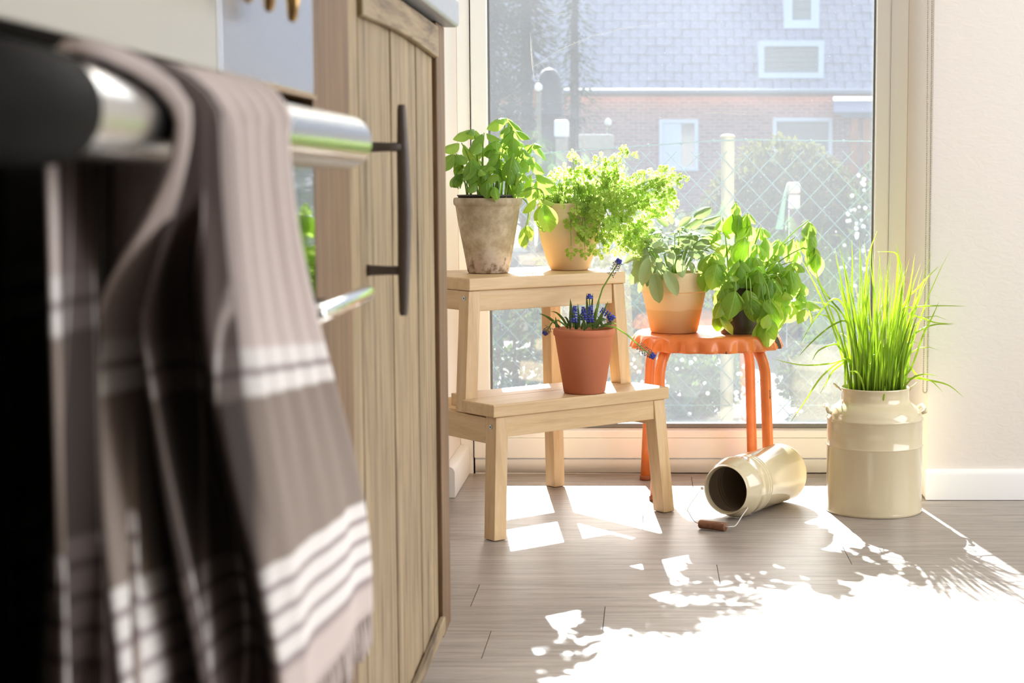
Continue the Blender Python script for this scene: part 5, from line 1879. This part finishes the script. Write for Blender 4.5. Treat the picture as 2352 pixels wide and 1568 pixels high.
rotm = Matrix((Vector((1, 0, 0)), dirS, nrmS)).transposed().to_4x4()
rest = MB()
cnt = 0
for r_ in range(12):
    for k in range(26):
        p = Vector((-3.4 + k * TW + (TW / 2 if r_ % 2 else 0), 0, 0)) + RX0 + dirS * (r_ * TR) + nrmS * (0.006 * ((k * 5 + r_ * 3) % 4))
        if -2.9 < p.x < 6.3 and cnt < 298:
            o = bpy.data.objects.new('roof_tile', tile)
            COL.objects.link(o)
            o.parent = hs
            o.matrix_basis = Matrix.Translation(p + ho) @ rotm
            cnt += 1
for r_ in range(0, 27):
    for k in range(52):
        x_ = -9.2 + k * TW + (TW / 2 if r_ % 2 else 0)
        if not (r_ < 12 and -3.5 < x_ < 7.6):
            p = Vector((x_, 0, 0)) + RX0 + dirS * (r_ * TR)
            q = [p + Vector((a, 0, 0)) + dirS * b + nrmS * c_ for c_ in (-.03, .02) for (a, b) in ((.006, 0), (TW - .006, 0), (TW - .006, TR), (.006, TR))]
            rest.hexa(q)
o = part('roof_tile_field', rest, M['rooftile'], hs, loc=ho, weld=False)
o['kind'] = 'stuff'


def house_window(x0, y0, x1, y1, fw=.09, mull=True):
    A, B = at(x0, y1, HY - .05), at(x1, y0, HY - .05)
    f = MB().box(A.x, HY - .09, A.z, B.x, HY + .02, A.z + fw).box(A.x, HY - .09, B.z - fw, B.x, HY + .02, B.z).box(A.x, HY - .09, A.z + fw, A.x + fw, HY + .02, B.z - fw).box(B.x - fw, HY - .09, A.z + fw, B.x, HY + .02, B.z - fw)
    w = part('window', f, M['house_white'], hs, loc=ho)
    part('pane', MB().box(A.x + fw, HY - .05, A.z + fw, B.x - fw, HY - .03, B.z - fw), M['house_glass'], w)
    return w, A, B


w, A, B = house_window(1514, 274, 1604, 392)
part('curtain', MB().box(A.x + .1, HY - .054, A.z + .1, A.x + .52, HY - .051, B.z - .1), M['house_white'], w)
house_window(1774, 270, 1912, 420)
# roof window: a box dormer with white frame and grey slats
def dormer(x0, y0, x1, y1, slats=5, fw=.13):
    c = at((x0 + x1) / 2, y1, HY + 1.0)
    # depth where the roof plane is met at the lower edge
    Yd = HY
    for _ in range(30):
        z_ = at((x0 + x1) / 2, y1, Yd).z
        Yd = HY - .38 + (z_ - ez - .12) / math.tan(SL)
    Yd = max(Yd, HY - .38)
    A, B = at(x0, y1, Yd), at(x1, y0, Yd)
    f = MB().box(A.x, Yd - .1, A.z, B.x, Yd, A.z + fw).box(A.x, Yd - .1, B.z - fw, B.x, Yd, B.z).box(A.x, Yd - .1, A.z + fw, A.x + fw, Yd, B.z - fw).box(B.x - fw, Yd - .1, A.z + fw, B.x, Yd, B.z - fw)
    f.hexa([(A.x + .02, Yd, A.z), (B.x - .02, Yd, A.z), (B.x - .02, Yd + .3, A.z), (A.x + .02, Yd + .3, A.z), (A.x + .02, Yd, B.z - .02), (B.x - .02, Yd, B.z - .02), (B.x - .02, Yd + 1.2, B.z + .05), (A.x + .02, Yd + 1.2, B.z + .05)])
    d = part('dormer', f, M['house_white'], hs, loc=ho)
    hgt = (B.z - A.z - 2 * fw) / slats
    for k in range(slats):
        z0 = A.z + fw + k * hgt
        part('slat', MB().hexa([(A.x + fw, Yd - .05, z0 + .01), (B.x - fw, Yd - .05, z0 + .01), (B.x - fw, Yd - .01, z0 + .01), (A.x + fw, Yd - .01, z0 + .01),
                                (A.x + fw, Yd - .03, z0 + hgt - .01), (B.x - fw, Yd - .03, z0 + hgt - .01), (B.x - fw, Yd - .01, z0 + hgt - .01), (A.x + fw, Yd - .01, z0 + hgt - .01)]), plain('grey_slat', lin(140, 138, 134), .6) if 'slat' not in M else M['slat'], d)


M['slat'] = plain('grey_slat', lin(150, 148, 142), .6)
dormer(1742, 94, 1892, 180, 5)
dormer(1800, -70, 1882, 66, 4, .2)
# porch at the right end
pr = at(1938, 215, HY - 1.2)
part('porch_roof', MB().hexa([(pr.x, HY - 1.3, pr.z - .55), (pr.x + 3, HY - 1.3, pr.z - .55), (pr.x + 3, HY, pr.z - .3), (pr.x, HY, pr.z - .3), (pr.x - .25, HY - 1.4, pr.z - .42), (pr.x + 3, HY - 1.4, pr.z - .42), (pr.x + 3, HY, pr.z), (pr.x - .1, HY, pr.z)]), plain('slate_blue_porch', lin(132, 138, 150), .6), hs, loc=ho)
for px in (1962, 1990):
    xx = at(px, 300, HY - 1.2).x
    part('porch_post', MB().box(xx - .09, HY - 1.25, GZ, xx + .09, HY - 1.07, pr.z - .56), M['timber'], hs, loc=ho)
